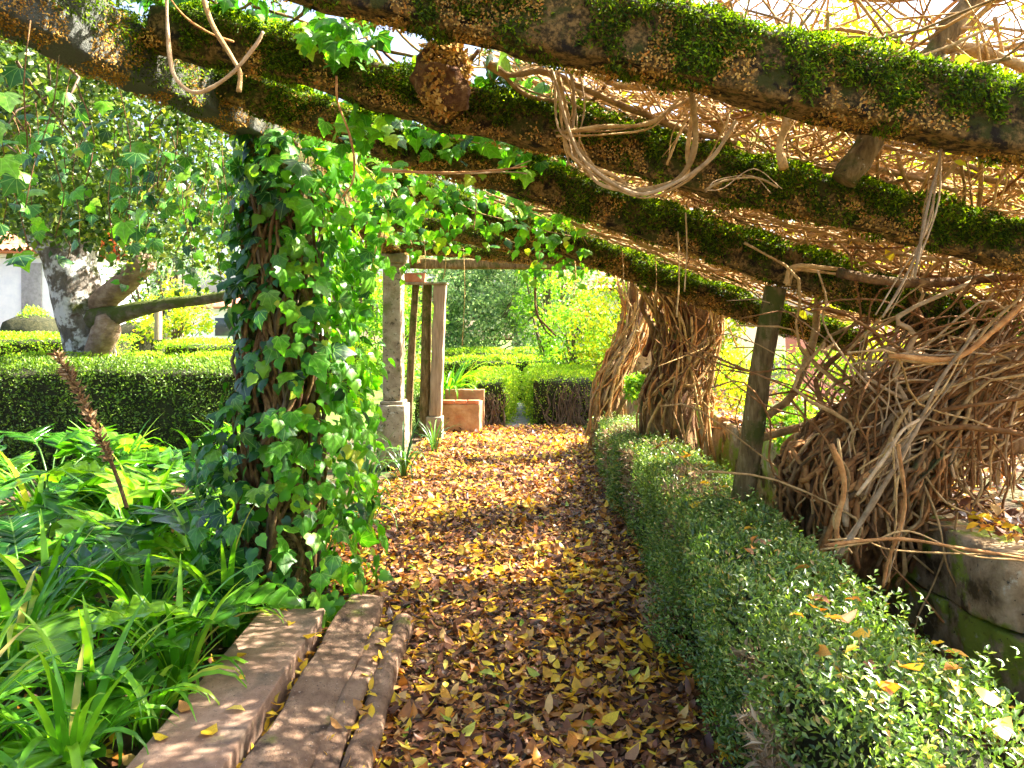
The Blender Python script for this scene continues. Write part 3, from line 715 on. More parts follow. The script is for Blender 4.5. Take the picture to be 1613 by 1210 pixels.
P = tp([(150, 560, 9.4), (168, 520, 9.28), (166, 498, 9.3)]); V, F = tube(catmull(P, 5), [.14, .16, .10], 12, nt1, .1); part('burl', V, F, M_stub, t, True)
P = tp([(95, 400), (40, 360), (-40, 330), (-120, 320)]); V, F = tube(catmull(P, 6), [.2, .14, .1, .06], 10, nt1, .1); part('limb', V, F, M_trunk, t, True)
# crown: clumps hanging round the limbs
def clumps(centers, rad, n_per, size, tpl, hang=.0, seed=0, flat=1.0):
    r = np.random.default_rng(seed); Ps = []
    for c, rr in zip(centers, rad):
        d = nrm(r.normal(size=(n_per, 3))) * (r.random((n_per, 1)) ** .45) * rr; d[:, 2] *= flat; Ps.append(c + d)
    P = np.vstack(Ps); n = len(P)
    xd = rdir(n, -hang, r); zd = rdir(n, .5, r)
    return scatter(tpl, P, xd, zd, size * r.uniform(.6, 1.35, n), r.uniform(.8, 1.2, n))
rc = np.random.default_rng(17)
cs = []
for k in range(300):
    px, py = rc.uniform(-160, 440), rc.uniform(60, 415); d = rc.uniform(6.2, 11.5)
    if py > 350 and (px < 150 or rc.random() < .5): continue
    cs.append(at(px, py, d))
for k in range(60): cs.append(at(rc.uniform(-200, 440), rc.uniform(-250, 80), rc.uniform(6.5, 11)))
V, F = clumps(cs, rc.uniform(.22, .5, len(cs)), 205, .068, TINYW, .45, 18); part('crown', V, F, M_treeleaf, t, kind='stuff')
its = []
for k in range(70):
    c = cs[rc.integers(len(cs))]; p = c + rc.normal(size=3) * .3; pts = [p]
    for s in range(4): p = p + np.array([rc.normal() * .16, rc.normal() * .16, .2]); pts.append(p)
    its.append(tube(catmull(pts, 2), [.006, .014], 4, caps=False))
V, F = merge(its); part('twigs', V, F, M_twig, t, True, kind='stuff')

# ------------------------------------------------------------------ generic trees and shrubs behind
def shrub(label, base, rx, ry, z0, z1, ncl, npc, size, mat, seed, cat='shrub', name='shrub', group=None, trunk=None, hang=.1, tplx=None, crad=.33, bias=0):
    r = np.random.default_rng(seed); t = thing(name, base, label, cat, group)
    base = np.array(base, float)
    u = nrm(r.normal(size=(ncl, 3))) * (r.random((ncl, 1)) ** .38)
    cz = (z0 + z1) / 2; cs = base + np.stack([u[:, 0] * rx, u[:, 1] * ry, cz + u[:, 2] * (z1 - z0) / 2], -1)
    V, F = clumps(cs, r.uniform(.6, 1.3, ncl) * crad * min(rx, (z1 - z0) / 2), npc, size, tplx or TINYW, hang, seed + 1)
    part('crown' if cat == 'tree' else 'foliage', V, F, mat, t, kind='stuff')
    h = trunk if trunk else .04
    top = base + np.array([0, 0, cz]); V, F = tube(catmull([base, base * .5 + top * .5 + np.array([.1 * r.normal(), 0, 0]), top], 5), [h, h * .8, h * .4], 8, nt1, .1)
    part('trunk' if cat == 'tree' else 'stem', V, F, M_trunk if cat == 'tree' else M_twig, t, True)
    its = []
    for k in range(min(ncl, 26)):
        a = base + np.array([0, 0, z0 * .5 + (cz - z0 * .5) * r.random()]); c = cs[k]; mid = (a + c) / 2 + r.normal(size=3) * .12 * rx
        its.append(tube(catmull([a, mid, c], 4), [h * .45, h * .15], 5, caps=False))
    V, F = merge(its); part('branches', V, F, M_twig, t, True, kind='stuff')
    return t
shrub('large dull blue green evergreen shrub closing the view beyond the path', (-1.35, 18.5, 0), 2.1, 1.4, .2, 3.5, 120, 190, .09, M_bluegreen, 101, crad=.24)
shrub('tall pale olive toned tree rising behind the evergreen shrub', (-.6, 23, 0), 3.0, 2.0, 1.0, 6.2, 110, 120, .13, M_bluegreen, 102, 'tree', 'garden_tree', trunk=.2, crad=.25)
shrub('yellow leaved shrub overhanging the right of the garden gap', (1.5, 12.8, 0), 1.2, .9, .3, 2.2, 110, 46, .075, M_yg, 103, crad=.30, tplx=OVAL)
shrub('lime green shrub in front of the awning house, left of the yellow shrub', (.62, 13.9, 0), .75, .6, .4, 2.1, 60, 44, .07, M_fresh, 133, crad=.32, tplx=OVAL)
shrub('golden shrub beside the bright box hedge, behind the vine trunk', (2.2, 11.2, .6), .9, .8, .1, 1.8, 60, 60, .075, M_yg, 104, crad=.28, tplx=OVAL)
shrub('fresh green small tree between the awning house and the evergreen', (.15, 15.5, 0), .7, .7, .7, 3.3, 50, 60, .075, M_fresh, 105, 'tree', 'garden_tree', trunk=.07, crad=.3)
shrub('tall yellowing tree behind the vine roof on the right', (5.6, 13.5, .6), 2.4, 1.6, 1.0, 6.6, 110, 80, .13, M_yg, 106, 'tree', 'garden_tree', trunk=.12, crad=.26, tplx=OVAL)
shrub('yellow green tree at the upper right beyond the pergola', (8.8, 12.0, .8), 2.4, 1.6, 1.0, 6.6, 90, 80, .13, M_yg, 107, 'tree', 'garden_tree', trunk=.12, crad=.25, tplx=OVAL)
shrub('fresh green tree behind the middle of the vine roof', (2.2, 19.0, 0), 2.6, 1.6, 2.4, 6.4, 70, 80, .15, M_fresh, 108, 'tree', 'garden_tree', trunk=.14, crad=.25, tplx=OVAL)
shrub('bright green bush seen between the white pillar and the far posts', (-2.6, 13.2, 0), .9, .8, .2, 2.4, 50, 90, .07, M_fresh, 109, crad=.3)
shrub('light green tree behind the white pillar on the left', (-4.2, 17, 0), 1.7, 1.4, 1.2, 4.4, 70, 90, .11, M_fresh, 110, 'tree', 'garden_tree', trunk=.12, crad=.27)
shrub('dark teal conifer behind the sawn stub', (-9.6, 19.5, 0), 1.3, 1.0, .8, 4.2, 60, 90, .09, M_bluegreen, 111, 'tree', 'garden_tree', trunk=.12, crad=.3)
shrub('yellow sapling beyond the horizontal limb of the old tree', (-7.9, 16.5, 0), .8, .7, .9, 2.3, 34, 60, .08, M_yg, 112, crad=.3)
for i, (px, py, d, rr, lab) in enumerate([(52, 520, 17, .62, 'leftmost clipped yellow green dome in front of the white house'), (158, 520, 17.5, .0, ''), (112, 512, 17.8, .55, 'second clipped dome from the left in front of the white house'),
                                          (222, 520, 17.2, .62, 'clipped dome peeping out right of the lichened trunk')]):
    if not rr: continue
    X = (px - 851) / 1200 * d; zt = EYE - (484 - 499 + i * 4) / 1200 * d; t = thing('topiary', (X, d, 0), lab, 'topiary', 'clipped domes in the left garden')
    u = nrm(np.random.default_rng(i).normal(size=(2600, 3))); u[:, 2] = np.abs(u[:, 2]); h = zt
    P = np.array([X, d, 0]) + u * np.array([rr, rr, h]) * np.random.default_rng(i + 5).uniform(.93, 1.03, (2600, 1))
    vv, ff = scatter(TINY, P, u * .6 + rdir(2600), u + rdir(2600) * .5, .07 * rng.uniform(.6, 1.3, 2600)); part('foliage', vv, ff, M_boxsun, t, kind='stuff')
    V, F = rbox((rr * .9, rr * .9, h * .9), rr * .6, (6, 6, 6)); part('interior', V[:, :] + np.array([X, d, 0]), F, M_core, t, True)
# plants on the bank behind the wall
rb = np.random.default_rng(19)
lab_b = ['low sunny weed on the bank just right of the leaning pole', 'bushy sunny weed on the bank behind the second vine trunk', 'leafy weed on the bank between the pole and the vine stump',
         'small weed on top of the coped stone by the far vine', 'sunny weed high on the bank towards the pink house', 'yellowing weed on the bank far right']
for i, (px, py, d, rr, mt) in enumerate([(1235, 640, 5.6, .28, M_fresh), (1160, 600, 7.4, .34, M_yg), (1275, 680, 4.8, .22, M_fresh), (1003, 590, 7.75, .13, M_fresh), (1290, 610, 7.0, .40, M_fresh), (1420, 470, 6.5, .5, M_yg)]):
    X = (px - 851) / 1200 * d; z = float(bank_z(np.array([X]), np.array([d]))[0]) if i != 3 else .74
    shrub(lab_b[i], (X, d, z - .03), rr, rr, .02, rr * 1.9, 22, 34, .05, mt, 120 + i, 'weed', 'weed', 'weeds on the bank', trunk=.008, tplx=OVAL, crad=.4)
shrub('yellow shrub filling the gap behind the nearest vine stump', (3.6, 6.6, .75), 1.0, .9, .0, 1.5, 40, 70, .075, M_yg, 131, crad=.3, tplx=OVAL)

# ------------------------------------------------------------------ buildings
def wallbox(x0, x1, y0, y1, z0, z1):
    V, F = rbox(((x1 - x0) / 2, (y1 - y0) / 2, (z1 - z0) / 2), .01, (1, 1, 1)); return V + np.array([(x0 + x1) / 2, (y0 + y1) / 2, (z0 + z1) / 2]), F
def tile_row(x0, x1, y, z, n, parent, ln=.5, slope=.35, name='tile'):
    rr = (x1 - x0) / n / 2; a = np.linspace(0, np.pi, 7)
    ring = np.stack([np.cos(a) * rr, 0 * a, np.sin(a) * rr * .8], -1)
    V = np.vstack([ring, ring + np.array([0, ln, ln * slope])]); F = np.array([[i, i + 1, i + 8, i + 7] for i in range(6)])
    me = make_mesh('tile', V, F, M_rooft, True); pl = wloc(parent)
    for k in range(n): link(name, me, parent, Matrix.Translation(Vector(np.array([x0 + rr * (2 * k + 1), y, z]) - pl)))
t = thing('house', (-18.5, 27, 0), 'white house with red tiled eaves and grey stone corner behind the old tree', 'house')
V, F = wallbox(-27, -16.9, 27, 33, 0, 3.65); part('wall', V, F, M_white, t)
V, F = wallbox(-18.35, -17.65, 26.93, 27.3, 0, 3.45); part('stone_pilaster', V, F, M_greystone, t)
V, F = wallbox(-27.2, -16.75, 26.88, 33.2, 3.66, 3.78); part('cornice', V, F, M_white, t)
V = np.array([[-27.3, 26.6, 3.85], [-16.6, 26.6, 3.85], [-16.6, 30, 5.2], [-27.3, 30, 5.2], [-27.3, 33.4, 3.85], [-16.6, 33.4, 3.85], [-27.3, 26.6, 3.79], [-16.6, 26.6, 3.79], [-27.3, 33.4, 3.79], [-16.6, 33.4, 3.79]], float)
ro = part('roof', V, [np.array([[0, 1, 2, 3], [3, 2, 5, 4], [0, 6, 7, 1], [4, 5, 9, 8], [6, 8, 9, 7]])], M_rooft, t)
tile_row(-27.2, -16.7, 26.5, 3.84, 42, t)
t = thing('house', (-9.5, 30, 0), 'white garden house glimpsed under the horizontal limb of the old tree', 'house')
V, F = wallbox(-15.2, -9.6, 30, 34, 0, 1.85); part('wall', V, F, M_white, t)
V = np.array([[-15.4, 29.7, 1.87], [-9.4, 29.7, 1.87], [-9.4, 34.2, 2.3], [-15.4, 34.2, 2.3], [-15.4, 29.7, 1.95], [-9.4, 29.7, 1.95], [-9.4, 34.2, 2.4], [-15.4, 34.2, 2.4]]); part('roof', V, np.array([[0, 3, 2, 1], [4, 5, 6, 7], [0, 1, 5, 4], [1, 2, 6, 5], [2, 3, 7, 6], [3, 0, 4, 7]]), M_rooft, t)
V, F = wallbox(-12.8, -11.9, 29.96, 30.1, .8, 1.5); wn = part('window', V, F, M_glass, t)
post('short pale wooden stake behind the hedge under the horizontal limb', [at(249, 535, 14.5), at(249, 510, 14.5), at(249, 490, 14.5)], [.07, .07, .07], M_postlight, name='stake')
# house with striped awning
t = thing('house', (1.6, 24, 0), 'pale house with a red striped awning behind the yellow shrub', 'house')
V, F = wallbox(.35, 4.2, 24, 28, 0, 2.35); part('wall', V, F, M_white, t)
V = np.array([[.1, 23.7, 2.36], [4.4, 23.7, 2.36], [4.4, 26, 3.1], [.1, 26, 3.1], [.1, 28.2, 2.36], [4.4, 28.2, 2.36]]); part('roof', V, [np.array([[0, 1, 2, 3], [3, 2, 5, 4], [0, 4, 5, 1]]), np.array([[0, 3, 4], [1, 5, 2]])], M_rooft, t)
tile_row(.1, 4.4, 23.6, 2.38, 24, t, .4, .3)
for x0, x1 in ((1.1, 1.7), (2.5, 3.1)):
    V, F = wallbox(x0, x1, 23.96, 24.1, .8, 1.5); wn = part('window', V, F, M_glass, t); V, F = wallbox(x0 - .06, x1 + .06, 23.93, 24.05, .72, .79); part('sill', V, F, M_greystone, wn)
aw = part('awning', *wallbox(.18, 2.0, 23.1, 23.16, 1.50, 1.52), M_awhite, t)
for k in range(6):
    z = 1.54 + k * .09; V, F = wallbox(.20, 2.0, 23.1 + k * .13, 23.22 + k * .13, z, z + .07); part('awning_stripe', V, F, M_red if k % 2 == 0 else M_awhite, t)
t = thing('house', (13, 18, .6), 'pink walled house with tiled roof half hidden by vines at the right', 'house')
V, F = wallbox(8.6, 19, 17.5, 23, 0, 4.2); part('wall', V, F, M_pink, t)
V, F = wallbox(8.4, 19.2, 17.4, 23.2, 4.21, 4.35); part('cornice', V, F, M_white, t)
V = np.array([[8.3, 17.1, 4.37], [19.3, 17.1, 4.37], [19.3, 20.2, 5.6], [8.3, 20.2, 5.6], [8.3, 23.3, 4.37], [19.3, 23.3, 4.37]]); part('roof', V, [np.array([[0, 1, 2, 3], [3, 2, 5, 4], [0, 4, 5, 1]]), np.array([[0, 3, 4], [1, 5, 2]])], M_rooft, t)
tile_row(8.3, 19.3, 17.0, 4.38, 44, t)
for k in range(3):
    V, F = wallbox(9.6 + k * 3, 10.6 + k * 3, 17.46, 17.6, 2.0, 3.4); wn = part('window', V, F, M_glass, t); V, F = wallbox(9.52 + k * 3, 10.68 + k * 3, 17.40, 17.55, 1.9, 1.98); part('sill', V, F, M_white, wn)
V, F = box_between((2.7, 8.2, .95), (7.5, 9.6, 1.15), .2, .9, .02, (20, 2, 4)); solo('garden_wall', V, F, M_pink, 'low pink rendered wall on the bank behind the leaning pole', 'wall', smooth=True)

# ------------------------------------------------------------------ vines on the right
def roof_z(X, Y):
    a = np.interp(Y, [2.4, 2.95, 3.5, 4.75, 6.2, 7.9, 9.6], [2.58, 2.36, 2.23, 2.14, 2.19, 2.26, 2.33]); s = np.interp(Y, [2.4, 2.95, 3.5, 4.75, 6.2, 7.9], [.218, .257, .324, .35, .172, .07])
    return a - s * X
rv = np.random.default_rng(23)
knot = SinNoise(93, .05, 2)
def stem_mesh(pts, r, sides=6, n=4): return tube(catmull(pts, n), r, sides, knot, .28, caps=True)
def add_stem(parent, pts, r, mat, sides=6, n=4, name='stem'):
    V, F = stem_mesh(pts, r, sides, n)
    k = COUNT.get(parent.name, 0); COUNT[parent.name] = k + 1
    if k >= LIMIT.get(parent.name, 290): JOIN.setdefault((parent.name, mat.name), []).append((V, F)); return None
    return part(name, V, F, mat, parent, True)
COUNT = {}; LIMIT = {}; JOIN = {}
def roof_stem(y0, y1, L=None, xs=None, hmax=.5):
    X = rv.uniform(.0, 2.5) if xs is None else xs; Y = rv.uniform(y0, y1)
    h = abs(rv.normal()) * hmax * .45 + .02; ang = rv.choice([np.pi, np.pi, np.pi * .5, np.pi * 1.5, 0]) + rv.normal() * .55
    pts = []; L = L or rv.uniform(.6, 2.0); st = .22
    for k in range(max(4, int(L / st))):
        pts.append([X, Y, float(roof_z(X, Y)) + h])
        X += math.cos(ang) * st; Y += math.sin(ang) * st; ang += rv.normal() * .42; h = float(np.clip(h + rv.normal() * .07, .0, hmax * 1.6))
        if X < -.5 or X > 3.0 or Y < y0 - .15 or Y > y1 + .4: break
    return np.array(pts) if len(pts) >= 3 else None
mats_v = [M_vineT, M_vineT, M_vineG, M_vineO]
def dress(parent, y0, y1, nst, nten, nleaf, hmax, leafm, lsize=.08, rmul=1.0):
    c = 0
    while c < nst:
        p = roof_stem(y0, y1, hmax=hmax)
        if p is None: continue
        r = rv.choice([.005, .007, .009, .012, .018], p=[.3, .3, .22, .13, .05]) * rmul
        add_stem(parent, p, [r, r * .7], mats_v[rv.integers(4)], 5, 2); c += 1
    its = []
    while len(its) < nten:
        p = roof_stem(y0, y1, L=rv.uniform(.4, .9), hmax=hmax)
        if p is None: continue
        its.append(tube(catmull(p, 2), rv.choice([.0028, .004, .006]), 3, caps=False))
    V, F = merge(its); part('tendrils', V, F, M_vineT, parent, True, kind='stuff')
    if nleaf:
        X = rv.uniform(-.2, 3.0, nleaf); Y = rv.uniform(y0, y1 + .3, nleaf); P = np.stack([X, Y, roof_z(X, Y) + .12 + np.abs(rv.normal(size=nleaf)) * hmax * .7], -1)
        P[:, 2] += np.where(rv.random(nleaf) < .5, rv.exponential(.45, nleaf), 0); k = SinNoise(int(y0 * 10), .3)(P) > -.2; P = P[k]; n = len(P)
        vv, ff = scatter(OVAL, P, rdir(n, -.3), rdir(n, .6), lsize * rv.uniform(.6, 1.3, n)); part('foliage', vv, ff, leafm, parent, kind='stuff')
tA = thing('vine', (1.75, 3.2, .55), 'nearest twisted vine with orange stems over the gnarled stump at the right edge', 'vine')
LIMIT[tA.name] = 40; dress(tA, 2.5, 4.7, 260, 900, 350, .75, M_yg)
tB = thing('vine', (1.38, 6.3, .0), 'second vine wound in loops around its dark trunk behind the hedge end', 'vine')
LIMIT[tB.name] = 40; dress(tB, 4.7, 7.2, 120, 300, 250, .6, M_yg)
tC = thing('vine', (1.0, 8.6, .0), 'third vine with slanting twisted trunk by the coped stone', 'vine')
dress(tC, 7.2, 9.6, 36, 30, 100, .45, M_fresh)

# vine B trunk with wound stems
def wound(parent, axis, rad, n, mats, turns=1.2, r0=(.006, .014), up=.35):
    A = catmull(axis, 6); m = len(A)
    for k in range(n):
        a0 = rv.uniform(0, 6.28); tn = rv.normal() * turns; pts = []; s0 = rv.uniform(0, .35) * m; s1 = rv.uniform(.65, 1.0) * m
        for i in np.linspace(s0, s1 - 1, 9):
            j = int(i); a = a0 + tn * i / m * 3; rr = np.interp(j / m, np.linspace(0, 1, len(rad)), rad) * rv.uniform(1.0, 1.35)
            pts.append(A[j] + np.array([math.cos(a) * rr, math.sin(a) * rr, rv.normal() * .03]))
        r = rv.uniform(*r0); add_stem(parent, pts, [r, r * .8], mats[rv.integers(len(mats))], 5, 2)
# named strands seen in the photograph
strands = [
 ([(1330, 285), (1385, 205), (1450, 110), (1500, 40), (1545, -20)], 2.68, .045, M_post), ([(1490, 75), (1540, 80), (1613, 105), (1690, 140)], 2.66, .022, M_vineT),
 ([(1235, 265), (1228, 230), (1240, 195), (1250, 170)], 2.62, .018, M_vineT), ([(1090, 140), (1095, 230), (1070, 280), (1020, 302), (960, 285), (915, 240), (890, 190), (880, 130)], 2.6, .011, M_vineT),
 ([(1160, 190), (1120, 250), (1060, 290), (1000, 305), (930, 262), (900, 215), (870, 110)], 2.55, .007, M_vineG), ([(880, 120), (893, 180), (905, 240), (915, 265)], 2.7, .008, M_vineT),
 ([(900, 115), (905, 170), (900, 225), (912, 262)], 2.72, .007, M_vineG), ([(770, 100), (800, 118), (850, 112), (900, 130), (990, 170), (1080, 205), (1160, 225)], 2.8, .014, M_vineT),
 ([(780, 105), (830, 150), (900, 165), (960, 200), (1010, 198), (1060, 215)], 2.85, .010, M_vineT), ([(885, 208), (950, 200), (1020, 195), (1060, 170), (1100, 150)], 2.7, .009, M_vineT),
 ([(1440, 440), (1460, 330), (1480, 250), (1490, 180)], 2.4, .005, M_vineG), ([(1390, 500), (1430, 430), (1465, 340), (1478, 260)], 2.5, .004, M_vineG),
 ([(1110, 300), (1140, 285), (1190, 280), (1225, 295)], 2.55, .005, M_vineT), ([(600, 268), (700, 272), (780, 268), (830, 262)], 2.6, .004, M_vineO),
 ([(1320, 430), (1420, 445), (1520, 442), (1600, 435), (1680, 430)], 3.2, .022, M_vineD), ([(1240, 450), (1250, 420), (1330, 425)], 3.3, .012, M_vineT),
 ([(1200, 690), (1260, 672), (1310, 650), (1345, 640)], 3.9, .020, M_vineT), ([(1208, 656), (1245, 625), (1270, 570), (1285, 520), (1288, 450)], 3.9, .022, M_vineT),
 ([(1170, 20), (1130, 110), (1080, 190), (1050, 260)], 2.7, .006, M_vineT), ([(1400, 560), (1500, 565), (1560, 525), (1620, 470)], 2.8, .011, M_vineO),
 ([(1310, 700), (1330, 760), (1318, 830), (1322, 880)], 2.75, .010, M_vineO), ([(1415, 700), (1425, 800), (1400, 880), (1390, 925)], 2.66, .007, M_vineO),
 ([(1300, 860), (1360, 852), (1430, 850), (1520, 865), (1613, 880), (1680, 900)], 2.62, .007, M_vineO), ([(1370, 745), (1430, 700), (1480, 600), (1540, 520)], 2.75, .008, M_vineG),
 ([(1320, 880), (1370, 800), (1420, 720), (1440, 680)], 2.7, .009, M_vineG), ([(1350, 780), (1395, 720), (1420, 680), (1450, 660)], 2.72, .007, M_vineG)]
COUNT[tA.name] = 0; LIMIT[tA.name] = 90
for pts, d, r, mt in [q for q in strands] + [([(p[0] + rv.normal() * 9, p[1] + rv.normal() * 7) for p in q[0]], q[1] + rv.uniform(.02, .12), q[2] * rv.uniform(.35, .7), [M_vineT, M_vineG][rv.integers(2)]) for q in strands if q[2] < .015 for _ in range(2)]: add_stem(tA, [at(p[0], p[1], d + .02 * i) for i, p in enumerate(pts)], [r, r * .85], mt, 9 if r > .015 else 6, 5)
def upper(parent, y0, y1, nst, nleaf, seed, mat):
    r = np.random.default_rng(seed)
    its = []
    for k in range(nst):
        X = r.uniform(.2, 3.2); Y = r.uniform(y0, y1); p = np.array([X, Y, float(roof_z(X, Y)) + r.uniform(.1, .9)]); d = nrm(np.array([r.normal() * 1.2, r.normal() * .5, r.normal() * .35 + .12])); pts = [p.copy()]
        for s_ in range(7):
            p = p + d * .24; p[2] = max(p[2], float(roof_z(p[0], p[1])) + .06); d = nrm(d + r.normal(size=3) * .3 + np.array([0, 0, -.03])); pts.append(p.copy())
            if p[0] < -.1: break
        rr = r.choice([.004, .006, .009, .014], p=[.35, .35, .2, .1]); its.append((pts, rr))
    for pts, rr in its[:60]: add_stem(parent, pts, [rr, rr * .6], [M_vineT, M_vineG, M_vineT, M_vineO][r.integers(4)], 5, 3)
    V, F = merge([tube(catmull(pts, 3), [rr, rr * .5], 4, caps=False) for pts, rr in its[60:]]); part('shoots', V, F, M_vineT, parent, True, kind='stuff')
    al = np.vstack([np.array(p) for p, _ in its]); c = al[r.integers(0, len(al), nleaf)] + r.normal(size=(nleaf, 3)) * .07
    k = SinNoise(seed, .35)(c) > .0; c = c[k]; n = len(c)
    vv, ff = scatter(OVAL, c, rdir(n, -.35), rdir(n, .6), .075 * r.uniform(.6, 1.3, n)); part('foliage', vv, ff, mat, parent, kind='stuff')

upper(tA, 2.8, 4.7, 330, 380, 201, M_yg)
upper(tB, 4.8, 7.0, 150, 350, 202, M_yg)
COUNT[tA.name] = COUNT[tB.name] = 110; LIMIT[tA.name] = LIMIT[tB.name] = 290
# stump A: gnarled lumps + wild stems
ng = SinNoise(92, .22, 4)
def atA(px, py, d): return at(px, py, d * 1.16)
P = [atA(1330, 880, 3.1), atA(1345, 800, 3.05), atA(1360, 730, 3.0), atA(1420, 660, 3.05), atA(1500, 600, 3.1), atA(1590, 540, 3.15)]
V, F = tube(catmull(P, 8), [.20, .22, .25, .24, .20, .15], 22, ng, .22); part('trunk', V, F, M_vineD, tA, True)
P = [atA(1300, 900, 3.3), atA(1290, 800, 3.3), atA(1320, 720, 3.25), atA(1390, 690, 3.2)]; V, F = tube(catmull(P, 7), [.16, .16, .15, .10], 16, ng, .25); part('trunk', V, F, M_vineD, tA, True)
P = [atA(1350, 850, 2.88), atA(1395, 790, 2.85), atA(1440, 730, 2.88), atA(1510, 705, 2.95), atA(1613, 695, 3.0), atA(1700, 700, 3.1)]; V, F = tube(catmull(P, 7), [.07, .085, .08, .07, .06, .05], 14, ng, .2); part('limb', V, F, M_vineD, tA, True)
P = [atA(1430, 740, 2.9), atA(1465, 630, 2.88), atA(1530, 625, 2.86), atA(1613, 600, 2.85), atA(1700, 560, 2.85)]; V, F = tube(catmull(P, 7), [.03, .034, .04, .034, .03], 10, ng, .12); part('limb', V, F, M_vineT, tA, True)
P = [atA(1500, 630, 2.86), atA(1545, 640, 2.85), atA(1613, 625, 2.83), atA(1690, 580, 2.8)]; V, F = tube(catmull(P, 7), [.03, .04, .036, .03], 10, ng, .12); part('limb', V, F, M_vineT, tA, True)
P = [atA(1370, 800, 2.9), atA(1420, 730, 2.85), atA(1480, 685, 2.85), atA(1560, 660, 2.9)]; V, F = tube(catmull(P, 6), [.035, .03, .026, .022], 9, ng, .12); part('limb', V, F, M_vineT, tA, True)
wound(tA, [atA(1325, 900, 3.1), atA(1340, 810, 3.05), atA(1355, 730, 3.0), atA(1420, 660, 3.05), atA(1510, 600, 3.1)], [.22, .25, .28, .27, .22], 150, [M_vineD, M_vineD, M_vineO, M_vineT, M_vineO], .35, (.004, .014))
wound(tA, [atA(1300, 900, 3.3), atA(1290, 800, 3.3), atA(1320, 720, 3.25), atA(1390, 690, 3.2)], [.18, .18, .16, .12], 50, [M_vineD, M_vineT, M_vineO], .3, (.004, .013))
# orange stems rising out of the stump, bending over to the roof
for k in range(330):
    d = rv.uniform(2.72, 3.35); bx_ = rv.uniform(1320, 1600); b = atA(bx_, rv.uniform(620, 850 if bx_ < 1400 else 745), d); a = rv.uniform(-.2, 1.0)
    sgn = 1 if rv.random() < .9 else -1
    m1 = b + np.array([rv.normal() * .14 + .10 * sgn * a, rv.normal() * .06, rv.uniform(.10, .28)]); m2 = m1 + np.array([sgn * rv.uniform(.05, .35), rv.normal() * .1, rv.uniform(.02, .28)])
    e = m2 + np.array([sgn * rv.uniform(-.1, .5), rv.normal() * .15, rv.uniform(-.05, .38)]); m3 = e + np.array([sgn * rv.uniform(.1, .3), rv.normal() * .1, rv.uniform(-.12, .15)])
    r = rv.choice([.0035, .005, .008, .012], p=[.35, .35, .2, .1]); add_stem(tA, [b - np.array([.0, 0, .12]), b, m1, m2, e, m3], [r, r, r * .75], [M_vineO, M_vineO, M_vineT, M_vineG][rv.integers(4)], 5, 3)
# loops wrapped round the mound
for k in range(60):
    c = atA(rv.uniform(1330, 1520), rv.uniform(620, 780), 3.0); a0 = rv.uniform(0, 6.28); rr = rv.uniform(.12, .3); pts = []
    for s in range(8):
        a = a0 + s * .5; pts.append(c + np.array([math.cos(a) * rr * 1.2, -.14 - .10 * math.sin(a * .7) + rv.normal() * .02, math.sin(a) * rr * .7]))
    add_stem(tA, pts, [.007, .005], [M_vineO, M_vineT, M_vineO][rv.integers(3)], 5, 3)
# drooping lower stems over the wall
for k in range(12):
    b = atA(rv.uniform(1320, 1640), rv.uniform(700, 800), rv.uniform(2.7, 3.0)); pts = [b]; p = b.copy(); dx = rv.normal() * .06
    for s in range(5): p = p + np.array([dx + rv.normal() * .03, -.02 + rv.normal() * .02, -rv.uniform(.05, .16)]); pts.append(p.copy())
    if pts[-1][2] < .06: pts = [q for q in pts if q[2] > .06]
    if len(pts) > 2: add_stem(tA, pts, [.006, .004], [M_vineO, M_vineT, M_vineT][rv.integers(3)], 5, 3)
axB = [at(1072, 705, 6.3) * 1.0, at(1062, 640, 6.3), at(1075, 580, 6.3), at(1085, 520, 6.3), at(1075, 460, 6.3), at(1060, 420, 6.3)]; axB[0][2] = .0
V, F = tube(catmull(axB, 8), [.20, .18, .15, .17, .20, .22], 16, ng, .25); part('trunk', V, F, M_vineD, tB, True)
wound(tB, axB, [.27, .24, .20, .22, .28, .34], 95, [M_vineT, M_vineO, M_vineT, M_vineD])
for k in range(18):    # dead stems fanning up to the roof and down to the wall
    b = at(rv.uniform(1100, 1180), rv.uniform(470, 640), rv.uniform(5.6, 6.5)); e = b + np.array([rv.normal() * .25, rv.normal() * .2, rv.uniform(-.45, .35)]); m = (b + e) / 2 + rv.normal(size=3) * .1
    add_stem(tB, [b, m, e], [.006, .004], [M_vineT, M_vineO][rv.integers(2)], 5, 4)
axC = [at(955, 690, 8.5), at(958, 630, 8.5), at(972, 575, 8.5), at(995, 530, 8.55), at(1005, 480, 8.6), at(1003, 430, 8.6)]; axC[0][2] = 0.
V, F = tube(catmull(axC, 8), [.16, .13, .11, .10, .10, .12], 14, ng, .25); part('trunk', V, F, M_vineD, tC, True)
wound(tC, axC, [.20, .17, .14, .14, .16, .20], 52, [M_vineT, M_vineO, M_vineG], r0=(.008, .018))
add_stem(tC, [at(955, 690, 8.3) * np.array([1, 1, 1]), at(1000, 600, 8.0), at(1050, 560, 7.6), at(1040, 500, 7.5), at(1050, 450, 7.5)], [.03, .022], M_vineD, 8, 5)
add_stem(tB, [at(1015, 560, 6.6), at(1028, 520, 6.5), at(1012, 480, 6.5), at(1030, 440, 6.4)], [.03, .03], M_vineD, 8, 5)

for (pn, mn), its in JOIN.items():      # stems past the countable ones, one mass per bark
    V, F = merge(its); part('stem_mass', V, F, MATS[mn], bpy.data.objects[pn], True, kind='stuff')
JOIN.clear()

